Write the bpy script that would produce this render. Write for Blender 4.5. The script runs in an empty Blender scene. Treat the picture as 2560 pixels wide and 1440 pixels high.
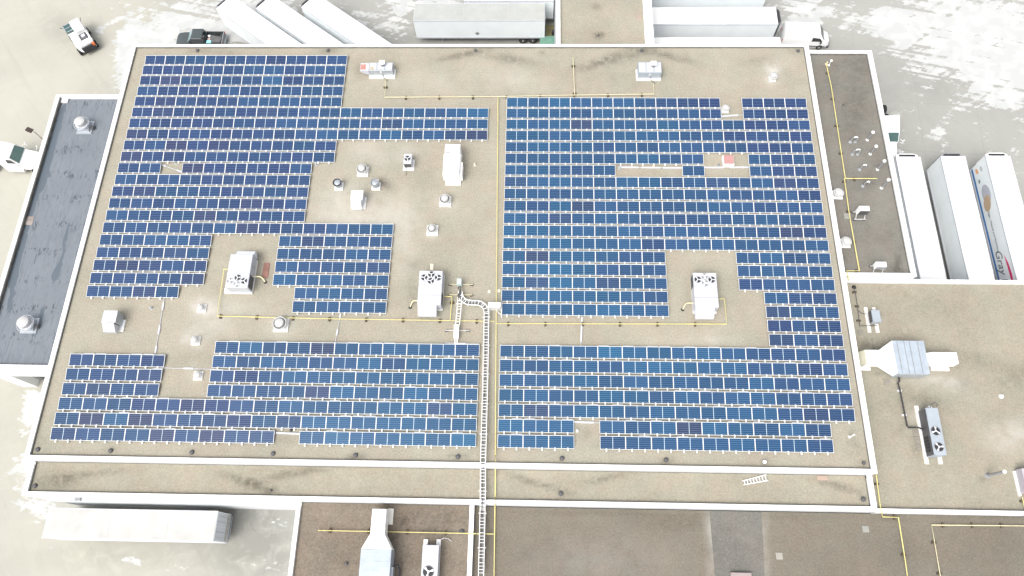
import bpy, math, random
from mathutils import Vector, Matrix, noise
random.seed(7)
PI = math.pi
D2R = math.radians
scene = bpy.context.scene

# ------------------------------------------------------------------ camera, world, sun, exposure
CAM = Vector((38.418, -47.622, 67.29)); ROT = (0.382461982, 0.0239942748, 0.0198554198); FPX = 1844.876
cd = bpy.data.cameras.new('camera'); cam = bpy.data.objects.new('camera', cd); scene.collection.objects.link(cam)
cam.location = CAM; cam.rotation_euler = ROT
cd.sensor_fit = 'HORIZONTAL'; cd.sensor_width = 36.0; cd.lens = FPX / 2560 * 36.0; cd.clip_start = 0.5; cd.clip_end = 4000
scene.camera = cam
SUN_EL, SUN_AZ = D2R(58), D2R(215)           # azimuth clockwise from north (+Y)
w = bpy.data.worlds.new('World'); scene.world = w; w.use_nodes = True
nt = w.node_tree; bg = nt.nodes['Background']
sky = nt.nodes.new('ShaderNodeTexSky'); sky.sky_type = 'NISHITA'; sky.sun_disc = False
sky.sun_elevation = SUN_EL; sky.sun_rotation = SUN_AZ; sky.dust_density = 6.0; sky.air_density = 1.0
hs = nt.nodes.new('ShaderNodeHueSaturation'); hs.inputs['Saturation'].default_value = 0.30
nt.links.new(sky.outputs[0], hs.inputs['Color']); nt.links.new(hs.outputs[0], bg.inputs['Color'])
bg.inputs['Strength'].default_value = 0.15
sl = bpy.data.lights.new('sun', 'SUN'); sl.energy = 0.6; sl.angle = D2R(40); sl.color = (1.0, 0.97, 0.92)
so = bpy.data.objects.new('sun', sl); scene.collection.objects.link(so)
sd = Vector((math.sin(SUN_AZ) * math.cos(SUN_EL), math.cos(SUN_AZ) * math.cos(SUN_EL), math.sin(SUN_EL)))
so.rotation_euler = (-sd).to_track_quat('-Z', 'Y').to_euler()
scene.view_settings.view_transform = 'Standard'; scene.view_settings.look = 'None'
scene.view_settings.exposure = 0.85; scene.view_settings.gamma = 1.0

# ------------------------------------------------------------------ survey helpers: photo pixel <-> place
_R = Matrix.Rotation(ROT[2], 3, 'Z') @ Matrix.Rotation(ROT[1], 3, 'Y') @ Matrix.Rotation(ROT[0], 3, 'X')
_RT = _R.transposed()
def at(px, py, z):
    d = _R @ Vector(((px - 1280) / FPX, -(py - 720) / FPX, -1.0))
    return CAM + d * ((z - CAM.z) / d.z)
def seen(x, y, z):
    c = _RT @ (Vector((x, y, z)) - CAM)
    return 1280 + FPX * c.x / -c.z, 720 - FPX * c.y / -c.z
def rect(x0, y0, x1, y1, z):            # photo corners top-left, bottom-right -> (x0,x1,y0,y1)
    a = at(x0, y0, z); b = at(x1, y1, z)
    return min(a.x, b.x), max(a.x, b.x), min(a.y, b.y), max(a.y, b.y)

# ------------------------------------------------------------------ materials
MATS = {}
def mat(name, col, rough=0.6, metal=0.0, spec=0.4, vary=0.06, scale=1.5, bump=0.0):
    if name in MATS: return MATS[name]
    m = bpy.data.materials.new(name); m.use_nodes = True; n = m.node_tree; b = n.nodes['Principled BSDF']
    b.inputs['Roughness'].default_value = rough; b.inputs['Metallic'].default_value = metal
    b.inputs['Specular IOR Level'].default_value = spec
    tc = n.nodes.new('ShaderNodeTexCoord'); nz = n.nodes.new('ShaderNodeTexNoise')
    nz.inputs['Scale'].default_value = scale; nz.inputs['Detail'].default_value = 6
    n.links.new(tc.outputs['Object'], nz.inputs['Vector'])
    r = n.nodes.new('ShaderNodeValToRGB'); r.color_ramp.elements[0].position = 0.3; r.color_ramp.elements[1].position = 0.7
    r.color_ramp.elements[0].color = (*[c * (1 - vary) for c in col], 1); r.color_ramp.elements[1].color = (*[min(1, c * (1 + vary)) for c in col], 1)
    n.links.new(nz.outputs['Fac'], r.inputs[0]); n.links.new(r.outputs[0], b.inputs['Base Color'])
    if bump:
        bp = n.nodes.new('ShaderNodeBump'); bp.inputs['Strength'].default_value = bump
        n.links.new(nz.outputs['Fac'], bp.inputs['Height']); n.links.new(bp.outputs[0], b.inputs['Normal'])
    MATS[name] = m; return m

class NB:                                # tiny node-building helper
    def __init__(s, name):
        s.m = bpy.data.materials.new(name); s.m.use_nodes = True; s.t = s.m.node_tree; s.b = s.t.nodes['Principled BSDF']
        s.tc = s.t.nodes.new('ShaderNodeTexCoord').outputs['Object']
    def link(s, a, i): s.t.links.new(a, i)
    def put(s, sock, v):
        if hasattr(v, 'links') or isinstance(v, bpy.types.NodeSocket): s.link(v, sock)
        else: sock.default_value = v
    def noise(s, scale, detail=4, rough=0.55, vec=None, dist=0.0):
        n = s.t.nodes.new('ShaderNodeTexNoise'); n.inputs['Scale'].default_value = scale; n.inputs['Detail'].default_value = detail
        n.inputs['Roughness'].default_value = rough; n.inputs['Distortion'].default_value = dist
        s.link(vec or s.tc, n.inputs['Vector']); return n.outputs['Fac']
    def rots(s, rot, scale):
        return s.mapv(scale, 0.0, s.mapv((1, 1, 1), rot))
    def mapv(s, scale=(1, 1, 1), rot=0.0, vec=None):
        n = s.t.nodes.new('ShaderNodeMapping'); n.inputs['Scale'].default_value = scale; n.inputs['Rotation'].default_value = (0, 0, rot)
        s.link(vec or s.tc, n.inputs['Vector']); return n.outputs[0]
    def math(s, op, a, b=0.0, c=None, clamp=False):
        n = s.t.nodes.new('ShaderNodeMath'); n.operation = op; n.use_clamp = clamp
        s.put(n.inputs[0], a); s.put(n.inputs[1], b)
        if c is not None: s.put(n.inputs[2], c)
        return n.outputs[0]
    def step(s, v, a, b):
        n = s.t.nodes.new('ShaderNodeMapRange'); n.interpolation_type = 'SMOOTHSTEP'; s.put(n.inputs['Value'], v)
        n.inputs['From Min'].default_value = a; n.inputs['From Max'].default_value = b; return n.outputs[0]
    def mix(s, f, a, b, mode='MIX'):
        n = s.t.nodes.new('ShaderNodeMix'); n.data_type = 'RGBA'; n.blend_type = mode
        s.put(n.inputs[0], f)
        for i, v in ((6, a), (7, b)):
            if isinstance(v, tuple): n.inputs[i].default_value = (*v, 1)
            else: s.link(v, n.inputs[i])
        return n.outputs[2]
    def attr(s, name):
        n = s.t.nodes.new('ShaderNodeAttribute'); n.attribute_name = name; return n.outputs['Fac']

def gravel(name, col, grain=0.16, blotch=0.10):
    k = NB(name)
    big = k.noise(0.22, 5, 0.6); mid = k.noise(1.3, 5, 0.65); fine = k.noise(7.0, 3, 0.8); hue = k.noise(0.5, 3)
    c = k.mix(k.step(hue, 0.35, 0.65), tuple(v * f for v, f in zip(col, (1.018, 0.992, 0.978))), tuple(v * f for v, f in zip(col, (0.975, 1.005, 1.0))))
    f = k.math('MULTIPLY_ADD', k.math('SUBTRACT', big, 0.5), blotch * 4.0, 1.0)
    f = k.math('MULTIPLY_ADD', k.math('SUBTRACT', mid, 0.5), blotch * 2.4, f)
    f = k.math('MULTIPLY_ADD', k.math('SUBTRACT', fine, 0.5), grain * 3.2, f)
    d = k.attr('dirt'); p = k.attr('pale')
    dn = k.math('MULTIPLY', d, k.step(k.noise(1.7, 6, 0.75, dist=0.6), 0.22, 0.66), clamp=True)
    f = k.math('MULTIPLY', f, k.math('MULTIPLY_ADD', dn, -0.5, 1.0))
    cc = k.t.nodes.new('ShaderNodeCombineXYZ')
    for i in range(3): k.link(f, cc.inputs[i])
    c = k.mix(1.0, c, cc.outputs[0], 'MULTIPLY')
    c = k.mix(k.math('MULTIPLY', p, k.step(k.noise(0.8, 5, 0.6), 0.1, 0.75), clamp=True), c, (0.50, 0.48, 0.44))
    k.link(c, k.b.inputs['Base Color']); k.b.inputs['Roughness'].default_value = 0.95; k.b.inputs['Specular IOR Level'].default_value = 0.1
    bp = k.t.nodes.new('ShaderNodeBump'); bp.inputs['Strength'].default_value = 0.3; bp.inputs['Distance'].default_value = 0.03
    k.link(fine, bp.inputs['Height']); k.link(bp.outputs[0], k.b.inputs['Normal'])
    return k.m

G_MAIN = gravel('gravel_tan', (0.308, 0.285, 0.230), 0.32)
G_WARM = gravel('gravel_warm', (0.288, 0.266, 0.212), 0.28)
G_SE = gravel('gravel_brown', (0.170, 0.152, 0.124), 0.34)
G_DARK = gravel('gravel_dark', (0.178, 0.168, 0.148), 0.26, 0.14)
G_MID = gravel('gravel_umber', (0.195, 0.165, 0.132), 0.42, 0.14)
WHITE = mat('white_coping', (0.80, 0.80, 0.785), 0.55, vary=0.03, scale=0.6)
WALLM = mat('white_wall', (0.66, 0.68, 0.69), 0.7, vary=0.05, scale=0.4)
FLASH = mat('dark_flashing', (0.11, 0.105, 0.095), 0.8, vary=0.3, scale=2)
UNIT = mat('unit_white', (0.50, 0.515, 0.55), 0.45, vary=0.03, scale=1.0)
FANW = mat('fan_white', (0.47, 0.47, 0.46), 0.4, vary=0.03)
UNIT2 = mat('unit_bluegrey', (0.33, 0.37, 0.41), 0.4, vary=0.06, scale=1.2)
GALV = mat('galvanised', (0.42, 0.45, 0.48), 0.4, 0.35, vary=0.12, scale=1.5)
STEEL = mat('steel', (0.50, 0.50, 0.50), 0.35, 0.7, vary=0.1)
ALU = mat('aluminium', (0.72, 0.72, 0.73), 0.35, 0.25, vary=0.05)
BLACK = mat('black_plastic', (0.03, 0.03, 0.035), 0.6, vary=0.2)
DGREY = mat('dark_grey', (0.09, 0.09, 0.095), 0.6, vary=0.2)
MGREY = mat('mid_grey', (0.25, 0.26, 0.27), 0.6, vary=0.1)
YPIPE = mat('yellow_paint', (0.64, 0.57, 0.23), 0.5, vary=0.12, scale=0.7)
YPALE = mat('cream_paint', (0.66, 0.60, 0.38), 0.5, vary=0.1, scale=0.7)
WOODB = mat('wood_block', (0.09, 0.07, 0.05), 0.85, vary=0.3)
LUMBER = mat('white_sleeper', (0.74, 0.72, 0.66), 0.7, vary=0.08)
CREAM = mat('cream_block', (0.66, 0.60, 0.47), 0.8)
PAVER = mat('concrete_paver', (0.235, 0.218, 0.185), 0.9, vary=0.12, scale=3)
PAINTW = mat('vehicle_white', (0.80, 0.80, 0.80), 0.3, spec=0.5, vary=0.02)
TROOF = mat('trailer_roof', (0.80, 0.80, 0.79), 0.5, vary=0.04, scale=0.7)
TROOFG = mat('trailer_roof_dirty', (0.375, 0.385, 0.365), 0.6, vary=0.08, scale=0.9)
TSIDE = mat('trailer_side', (0.76, 0.80, 0.81), 0.4, vary=0.04, scale=0.5)
TYRE = mat('tyre_rubber', (0.022, 0.022, 0.024), 0.85, vary=0.3)
RIM = mat('wheel_rim', (0.50, 0.47, 0.42), 0.45, 0.4)
GLASS = mat('window_glass', (0.045, 0.10, 0.095), 0.08, spec=0.8, vary=0.2, scale=1)
GLASSD = mat('window_glass_dark', (0.03, 0.035, 0.04), 0.08, spec=0.8, vary=0.2, scale=1)
PICK = mat('pickup_paint', (0.060, 0.072, 0.075), 0.25, spec=0.6, vary=0.05)
REDL = mat('tail_light', (0.5, 0.02, 0.03), 0.3)
ORANGE = mat('orange_paint', (0.60, 0.13, 0.03), 0.4)
GREEN = mat('dock_green', (0.13, 0.26, 0.20), 0.6, vary=0.12)
OLIVE = mat('dock_olive', (0.24, 0.22, 0.11), 0.9, vary=0.3, scale=1.2)
PINK = mat('pink_cover', (0.42, 0.225, 0.215), 0.7, vary=0.08)
REDW = mat('red_plank', (0.235, 0.125, 0.10), 0.8, vary=0.2)
BLUE = mat('blue_stripe', (0.03, 0.16, 0.42), 0.4)
MAGENTA = mat('magenta_swoosh', (0.62, 0.03, 0.14), 0.4)
INK = mat('grey_ink', (0.12, 0.13, 0.16), 0.5)
EGGT = mat('egg_tan', (0.46, 0.34, 0.23), 0.5); EGGW = mat('egg_grey', (0.42, 0.43, 0.49), 0.5)
RUST = mat('rust', (0.55, 0.16, 0.11), 0.8, vary=0.5, scale=6)
CYANB = mat('light_blue_box', (0.30, 0.62, 0.72), 0.5)
TSEAM = mat('trailer_seam', (0.42, 0.42, 0.41), 0.6)
DOORM = mat('dock_door_grey', (0.33, 0.33, 0.32), 0.6, vary=0.08)

# ------------------------------------------------------------------ mesh builder
class MB:
    def __init__(s): s.v = []; s.f = []; s.uv = None
    def add(s, vs, fs, M=None):
        k = len(s.v)
        s.v += [tuple(M @ Vector(v)) if M else tuple(v) for v in vs]; s.f += [tuple(i + k for i in f) for f in fs]; return s
    def box(s, x0, x1, y0, y1, z0, z1, M=None):
        return s.add([(x0, y0, z0), (x1, y0, z0), (x1, y1, z0), (x0, y1, z0), (x0, y0, z1), (x1, y0, z1), (x1, y1, z1), (x0, y1, z1)],
                     [(0, 3, 2, 1), (4, 5, 6, 7), (0, 1, 5, 4), (1, 2, 6, 5), (2, 3, 7, 6), (3, 0, 4, 7)], M)
    def bev(s, x0, x1, y0, y1, z0, z1, b=0.05, M=None):   # box with chamfered top and vertical edges
        def ring(i, z): return [(x0 + i, y0, z), (x1 - i, y0, z), (x1, y0 + i, z), (x1, y1 - i, z), (x1 - i, y1, z), (x0 + i, y1, z), (x0, y1 - i, z), (x0, y0 + i, z)]
        def ring2(z): return [(x0 + b * 1.4, y0 + b, z), (x1 - b * 1.4, y0 + b, z), (x1 - b, y0 + b * 1.4, z), (x1 - b, y1 - b * 1.4, z), (x1 - b * 1.4, y1 - b, z), (x0 + b * 1.4, y1 - b, z), (x0 + b, y1 - b * 1.4, z), (x0 + b, y0 + b * 1.4, z)]
        return s.loft([ring(b, z0), ring(b, z1 - b), ring2(z1)], M)
    def loft(s, rings, M=None, cap=True):
        n = len(rings[0]); vs = [p for r in rings for p in r]; fs = []
        for j in range(len(rings) - 1):
            for i in range(n):
                a = j * n + i; b = j * n + (i + 1) % n; fs.append((a, b, b + n, a + n))
        if cap: fs.append(tuple(reversed(range(n)))); fs.append(tuple(range((len(rings) - 1) * n, len(rings) * n)))
        return s.add(vs, fs, M)
    def prism(s, pts, z0, z1, M=None):     # pts counter-clockwise in xy
        return s.loft([[(x, y, z0) for x, y in pts], [(x, y, z1) for x, y in pts]], M)
    def cyl(s, x, y, z0, z1, r, r2=None, n=16, M=None):
        r2 = r if r2 is None else r2
        return s.loft([[(x + q * math.cos(2 * PI * i / n), y + q * math.sin(2 * PI * i / n), z) for i in range(n)] for q, z in ((r, z0), (r2, z1))], M)
    def lathe(s, x, y, prof, n=20, M=None):  # prof list of (r,z)
        return s.loft([[(x + r * math.cos(2 * PI * i / n), y + r * math.sin(2 * PI * i / n), z) for i in range(n)] for r, z in prof], M)
    def ring(s, x, y, z, R, r, n=24, m=6, M=None):
        vs = []; fs = []
        for i in range(n):
            a = 2 * PI * i / n
            for j in range(m):
                b = 2 * PI * j / m; q = R + r * math.cos(b); vs.append((x + q * math.cos(a), y + q * math.sin(a), z + r * math.sin(b)))
        for i in range(n):
            for j in range(m): fs.append((i * m + j, ((i + 1) % n) * m + j, ((i + 1) % n) * m + (j + 1) % m, i * m + (j + 1) % m))
        return s.add(vs, fs, M)
    def tube(s, pts, r, n=8, M=None):
        pts = [Vector(p) for p in pts]; rings = []; up0 = None
        for i, p in enumerate(pts):
            t = (pts[min(i + 1, len(pts) - 1)] - pts[max(i - 1, 0)]).normalized()
            up = Vector((0, 0, 1)) if abs(t.z) < 0.9 else Vector((0, 1, 0))
            a = t.cross(up).normalized(); b = a.cross(t).normalized()
            k = 1.0
            if 0 < i < len(pts) - 1:
                u = (pts[i] - pts[i - 1]).normalized(); q = (pts[i + 1] - pts[i]).normalized(); k = 1 / max(0.5, math.sqrt(max(0.01, (1 + u.dot(q)) / 2)))
            rings.append([tuple(p + (a * math.cos(2 * PI * j / n) * k + b * math.sin(2 * PI * j / n)) * r) for j in range(n)])
        return s.loft(rings, M)
    def build(s, name, m, parent=None, smooth=False, link=True):
        me = bpy.data.meshes.new(name); me.from_pydata(s.v, [], s.f); me.validate(); me.update()
        if smooth:
            me.polygons.foreach_set('use_smooth', [True] * len(me.polygons))
            try: me.set_sharp_from_angle(angle=D2R(40))
            except Exception: pass
        me.materials.append(m); o = bpy.data.objects.new(name, me)
        if link: scene.collection.objects.link(o)
        if parent: o.parent = parent
        return o

def tag(o, label=None, cat=None, group=None, kind=None):
    if label: o['label'] = label
    if cat: o['category'] = cat
    if group: o['group'] = group
    if kind: o['kind'] = kind
    return o
def thing(name, loc, label, cat, group=None, rz=0.0):
    o = bpy.data.objects.new(name, None); scene.collection.objects.link(o); o.location = loc; o.rotation_euler = (0, 0, rz)
    o.empty_display_size = 0.3
    return tag(o, label, cat, group)
def dup(o, parent=None):
    c = o.copy(); scene.collection.objects.link(c)
    if parent: c.parent = parent
    for ch in o.children: dup(ch, c)
    return c

# ------------------------------------------------------------------ painted wear (stored on the surface as attributes)
def lines(a, b, step):
    n = max(1, int(round((b - a) / step))); return [a + (b - a) * i / n for i in range(n + 1)]
def grid(name, xs, ys, z, m, parent=None, marks=None, extra=None):
    nx, ny = len(xs), len(ys)
    vs = [(x, y, z) for y in ys for x in xs]
    fs = [(j * nx + i, j * nx + i + 1, (j + 1) * nx + i + 1, (j + 1) * nx + i) for j in range(ny - 1) for i in range(nx - 1)]
    me = bpy.data.meshes.new(name); me.from_pydata(vs, [], fs); me.materials.append(m)
    names = {}
    for kd, *_ in (marks or []): names[kd] = [0.0] * len(vs)
    wp = [seen(x, y, z) for x, y, _ in vs] if names else []
    for mk in (marks or []):
        kd, px, py, rx, ry, ang, amt = mk
        ca, sa = math.cos(D2R(ang)), math.sin(D2R(ang)); arr = names[kd]
        for i, (u, v) in enumerate(wp):
            dx, dy = u - px, v - py
            if abs(dx) > (rx + ry) * 2.4 or abs(dy) > (rx + ry) * 2.4: continue
            a = (dx * ca + dy * sa) / rx; b = (-dx * sa + dy * ca) / ry; q = a * a + b * b
            if q < 6: arr[i] = min(1.3, arr[i] + amt * math.exp(-q))
    for kd in ('dirt', 'pale') if extra is None else extra:
        at_ = me.attributes.new(kd, 'FLOAT', 'POINT'); at_.data.foreach_set('value', names.get(kd, [0.0] * len(vs)))
    o = bpy.data.objects.new(name, me); scene.collection.objects.link(o)
    if parent: o.parent = parent
    return o

# ------------------------------------------------------------------ ground
def ground_mat():
    k = NB('yard_concrete')
    warm = k.attr('warm'); snow = k.attr('snow'); damp = k.attr('damp')
    c = k.mix(warm, (0.310, 0.310, 0.286), (0.385, 0.377, 0.325))
    f = k.math('MULTIPLY_ADD', k.math('SUBTRACT', k.noise(0.12, 6, 0.6), 0.5), 0.30, 1.0)
    f = k.math('MULTIPLY_ADD', k.math('SUBTRACT', k.noise(0.9, 6, 0.7, dist=1.0), 0.5), 0.10, f)
    f = k.math('MULTIPLY_ADD', k.step(k.noise(0.35, 6, 0.7, dist=1.5), 0.60, 0.75), -0.05, f)
    f = k.math('MULTIPLY_ADD', k.step(k.noise(0.9, 5, 0.6, k.rots(0.9, (0.08, 1.2, 1)), 1.8), 0.52, 0.70), -0.045, f)
    f = k.math('MULTIPLY_ADD', k.step(k.noise(0.7, 5, 0.6, k.rots(-0.3, (0.1, 1.4, 1)), 1.2), 0.55, 0.72), 0.04, f)
    dn = k.math('MULTIPLY', damp, k.step(k.noise(0.5, 6, 0.6, dist=0.8), 0.25, 0.6), clamp=True)
    f = k.math('MULTIPLY', f, k.math('MULTIPLY_ADD', dn, -0.30, 1.0))
    # concrete joints
    br = k.t.nodes.new('ShaderNodeTexBrick'); br.offset = 0.0; br.inputs['Scale'].default_value = 1.0
    br.inputs['Brick Width'].default_value = 6.1; br.inputs['Row Height'].default_value = 6.1; br.inputs['Mortar Size'].default_value = 0.03
    br.inputs['Color1'].default_value = br.inputs['Color2'].default_value = (1, 1, 1, 1); br.inputs['Mortar'].default_value = (0.84, 0.84, 0.84, 1)
    k.link(k.mapv(rot=0.06), br.inputs['Vector'])
    cc = k.t.nodes.new('ShaderNodeCombineXYZ')
    for i in range(3): k.link(f, cc.inputs[i])
    c = k.mix(1.0, c, cc.outputs[0], 'MULTIPLY'); c = k.mix(k.math('MULTIPLY_ADD', warm, -0.6, 0.65, clamp=True), c, br.outputs['Color'], 'MULTIPLY')
    n1 = k.noise(0.30, 8, 0.62, k.rots(-0.4, (0.6, 1.3, 1)), 0.9)
    n2 = k.noise(0.75, 7, 0.66, k.rots(-0.55, (0.35, 1.5, 1)), 0.6)
    n3 = k.noise(1.0, 6, 0.62, k.rots(0.28, (0.09, 1.9, 1)), 0.35)
    n4 = k.noise(1.0, 6, 0.62, k.rots(1.1, (0.3, 1.6, 1)), 0.5)
    n = k.math('MULTIPLY_ADD', n2, 0.30, k.math('MULTIPLY_ADD', n3, 0.26, k.math('MULTIPLY_ADD', n4, 0.14, k.math('MULTIPLY', n1, 0.30))))
    tr = k.step(k.noise(0.55, 5, 0.55, k.rots(0.22, (0.06, 2.2, 1)), 0.25), 0.52, 0.60)
    tr2 = k.step(k.noise(0.5, 5, 0.55, k.rots(-0.75, (0.08, 2.0, 1)), 0.25), 0.55, 0.62)
    n = k.math('SUBTRACT', n, k.math('MULTIPLY_ADD', tr, 0.055, k.math('MULTIPLY', tr2, 0.045)))
    snow = k.math('MINIMUM', snow, 1.1)
    sf = k.step(k.math('ADD', n, k.math('MULTIPLY', snow, 0.155)), 0.566, 0.606)
    sf = k.math('MULTIPLY', sf, k.step(snow, 0.02, 0.12))
    c = k.mix(sf, c, k.mix(k.step(k.noise(0.6, 4), 0.4, 0.7), (0.43, 0.44, 0.43), (0.52, 0.52, 0.505)))
    k.link(c, k.b.inputs['Base Color']); k.b.inputs['Roughness'].default_value = 0.85; k.b.inputs['Specular IOR Level'].default_value = 0.2
    return k.m
GM = []
for x, y, rx, ry in ((160, 60, 260, 160), (0, 260, 260, 260), (60, 620, 200, 300), (40, 1100, 200, 300), (300, 1400, 340, 90), (0, 0, 300, 200)): GM.append(('warm', x, y, rx, ry, 0, 1.0))
for x, y, rx, ry, a, q in (
    (2440, 60, 190, 95, 15, 1.0), (2560, 130, 120, 120, 0, 0.9), (2330, 95, 110, 50, 20, 0.5), (2200, 40, 60, 40, 0, 0.6), (2020, 30, 60, 50, 0, 1.2), (1985, 70, 50, 40, 0, 1.0),
    (2110, 55, 50, 40, 30, 0.35), (2250, 90, 70, 40, 0, 0.4), (2290, 150, 80, 40, 40, 0.55), (2410, 170, 90, 45, 30, 0.6), (2480, 215, 60, 40, 0, 0.5), (2540, 240, 40, 40, 0, 0.3), (2430, 265, 60, 30, 0, 0.32),
    (2345, 330, 30, 34, 20, 0.75), (2300, 335, 12, 28, -10, 0.5), (2460, 330, 28, 16, 20, 0.55), (2245, 285, 40, 14, -10, 0.4), (2540, 350, 26, 40, 10, 0.45), (2545, 400, 20, 60, 0, 0.4), (2320, 258, 50, 12, 15, 0.35), (2470, 258, 60, 12, 5, 0.4), (2250, 380, 18, 60, -8, 0.6), (2400, 268, 26, 10, 5, 0.5), (2360, 375, 16, 26, 0, 0.5), (2475, 370, 20, 22, 0, 0.5),
    (330, 175, 34, 70, 17, 1.3), (400, 70, 90, 50, -15, 0.75), (480, 45, 90, 45, 0, 0.6), (390, 105, 60, 26, 0, 1.2), (560, 80, 70, 30, 0, 0.8), (640, 40, 80, 60, 0, 1.1), (315, 110, 26, 60, 15, 0.9), (300, 30, 60, 40, -20, 0.25), (470, 5, 60, 25, 0, 0.3),
    (720, 60, 60, 60, 0, 0.9), (880, 30, 60, 40, 10, 0.55), (950, 60, 60, 60, 10, 0.45), (1010, 20, 50, 40, 0, 0.9), (1080, 0, 60, 20, 0, 0.8), (1000, 75, 30, 30, 0, 0.25), (1130, 5, 60, 20, 0, 0.5),
    (65, 1180, 30, 90, 8, 0.55), (100, 1265, 50, 40, 0, 0.75), (60, 1100, 22, 70, 10, 0.5), (85, 1010, 26, 36, 10, 0.9), (110, 1330, 30, 40, 0, 0.25), (75, 1040, 16, 60, 10, 0.5), (20, 1250, 40, 50, 0, 0.22),
    (260, 1400, 50, 14, -8, 0.42), (320, 1405, 40, 10, 0, 0.4), (450, 1412, 50, 9, 0, 0.42), (640, 1412, 90, 12, 0, 0.5), (700, 1425, 60, 20, 0, 0.45), (690, 1310, 40, 14, 0, 0.45),
    (215, 38, 14, 8, 0, 0.7), (170, 36, 10, 6, 0, 0.6), (250, 77, 8, 8, 0, 0.7), (85, 182, 10, 8, 0, 0.6), (50, 262, 8, 8, 0, 0.55), (15, 168, 12, 10, 0, 0.4), (2085, 118, 18, 6, 10, 0.5)):
    GM.append(('snow', x, y, rx, ry, a, q))
for x, y, rx, ry, a, q in ((640, 1360, 120, 90, 0, 1.1), (560, 1300, 120, 30, 0, 0.8), (330, 1395, 300, 40, 0, 0.6), (620, 1290, 60, 30, 0, 1.0), (190, 95, 90, 50, 30, 0.35), (150, 60, 60, 40, 30, 0.4), (1150, 92, 160, 16, 0, 1.2), (2120, 190, 60, 60, 0, 0.5), (2310, 215, 120, 60, 0, 0.35), (590, 100, 40, 16, 30, 0.9), (80, 960, 40, 30, 0, 0.5), (240, 210, 40, 30, 0, 0.3), (2210, 330, 50, 60, 0, 0.4)):
    GM.append(('damp', x, y, rx, ry, a, q))
xs = [-1500, -500, -150, -60] + lines(-26, 100, 0.42) + [160, 500, 1500]
ys = [-1500, -500, -150, -80] + lines(-56, 22, 0.42) + [60, 200, 600, 1500]
g = grid('ground', xs, ys, 0.0, ground_mat(), None, GM, ('warm', 'snow', 'damp')); tag(g, kind='structure')

# ------------------------------------------------------------------ buildings
def ring_boxes(mb, x0, x1, y0, y1, tw, te, ts, tn, z0, z1, sides):
    if 'S' in sides: mb.box(x0, x1, y0, y0 + ts, z0, z1)
    if 'N' in sides: mb.box(x0, x1, y1 - tn, y1, z0, z1)
    a = y0 + (ts if 'S' in sides else 0); b = y1 - (tn if 'N' in sides else 0)
    if 'W' in sides: mb.box(x0, x0 + tw, a, b, z0, z1)
    if 'E' in sides: mb.box(x1 - te, x1, a, b, z0, z1)
def building(name, label, X0, X1, Y0, Y1, zr, zp, gm, sides='WESN', t=(0.35, 0.38, 0.32, 0.22), marks=None, wallmat=None, lows=None, step=0.3, flash=''):
    tw, te, ts, tn = t
    r = thing(name, ((X0 + X1) / 2, (Y0 + Y1) / 2, 0), label, 'building')
    L = lambda o: setattr(o, 'matrix_parent_inverse', Matrix.Translation((-(X0 + X1) / 2, -(Y0 + Y1) / 2, 0)))
    lows = lows or {}
    for sd_, (a, b, c, d) in {'W': (X0, X0 + tw, Y0 + ts, Y1 - tn), 'E': (X1 - te, X1, Y0 + ts, Y1 - tn), 'S': (X0, X1, Y0, Y0 + ts), 'N': (X0, X1, Y1 - tn, Y1)}.items():
        if sd_ in sides: wm = MB(); wm.box(a, b, c, d, lows.get(sd_, 0.0), zp - 0.08); L(wm.build('wall', wallmat or WALLM, r))
    e = 0.025; cp = MB()
    ring_boxes(cp, X0 - (e if 'W' in sides else 0), X1 + (e if 'E' in sides else 0), Y0 - (e if 'S' in sides else 0), Y1 + (e if 'N' in sides else 0), tw + e, te + e, ts + e, tn + e, zp - 0.08, zp, sides)
    o = cp.build('parapet_cap', WHITE, r); L(o)
    ix0 = X0 + (tw if 'W' in sides else 0); ix1 = X1 - (te if 'E' in sides else 0); iy0 = Y0 + (ts if 'S' in sides else 0); iy1 = Y1 - (tn if 'N' in sides else 0)
    o = grid('roof', lines(ix0, ix1, step), lines(iy0, iy1, step), zr, gm, r, marks); L(o)
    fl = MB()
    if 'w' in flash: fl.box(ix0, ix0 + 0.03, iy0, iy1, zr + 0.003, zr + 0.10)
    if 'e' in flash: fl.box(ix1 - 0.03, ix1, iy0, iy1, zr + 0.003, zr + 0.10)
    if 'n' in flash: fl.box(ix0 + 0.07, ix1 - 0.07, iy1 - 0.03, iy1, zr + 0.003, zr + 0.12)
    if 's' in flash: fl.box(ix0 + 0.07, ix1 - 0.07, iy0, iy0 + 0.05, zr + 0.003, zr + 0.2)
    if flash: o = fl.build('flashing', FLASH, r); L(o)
    return r

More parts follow.
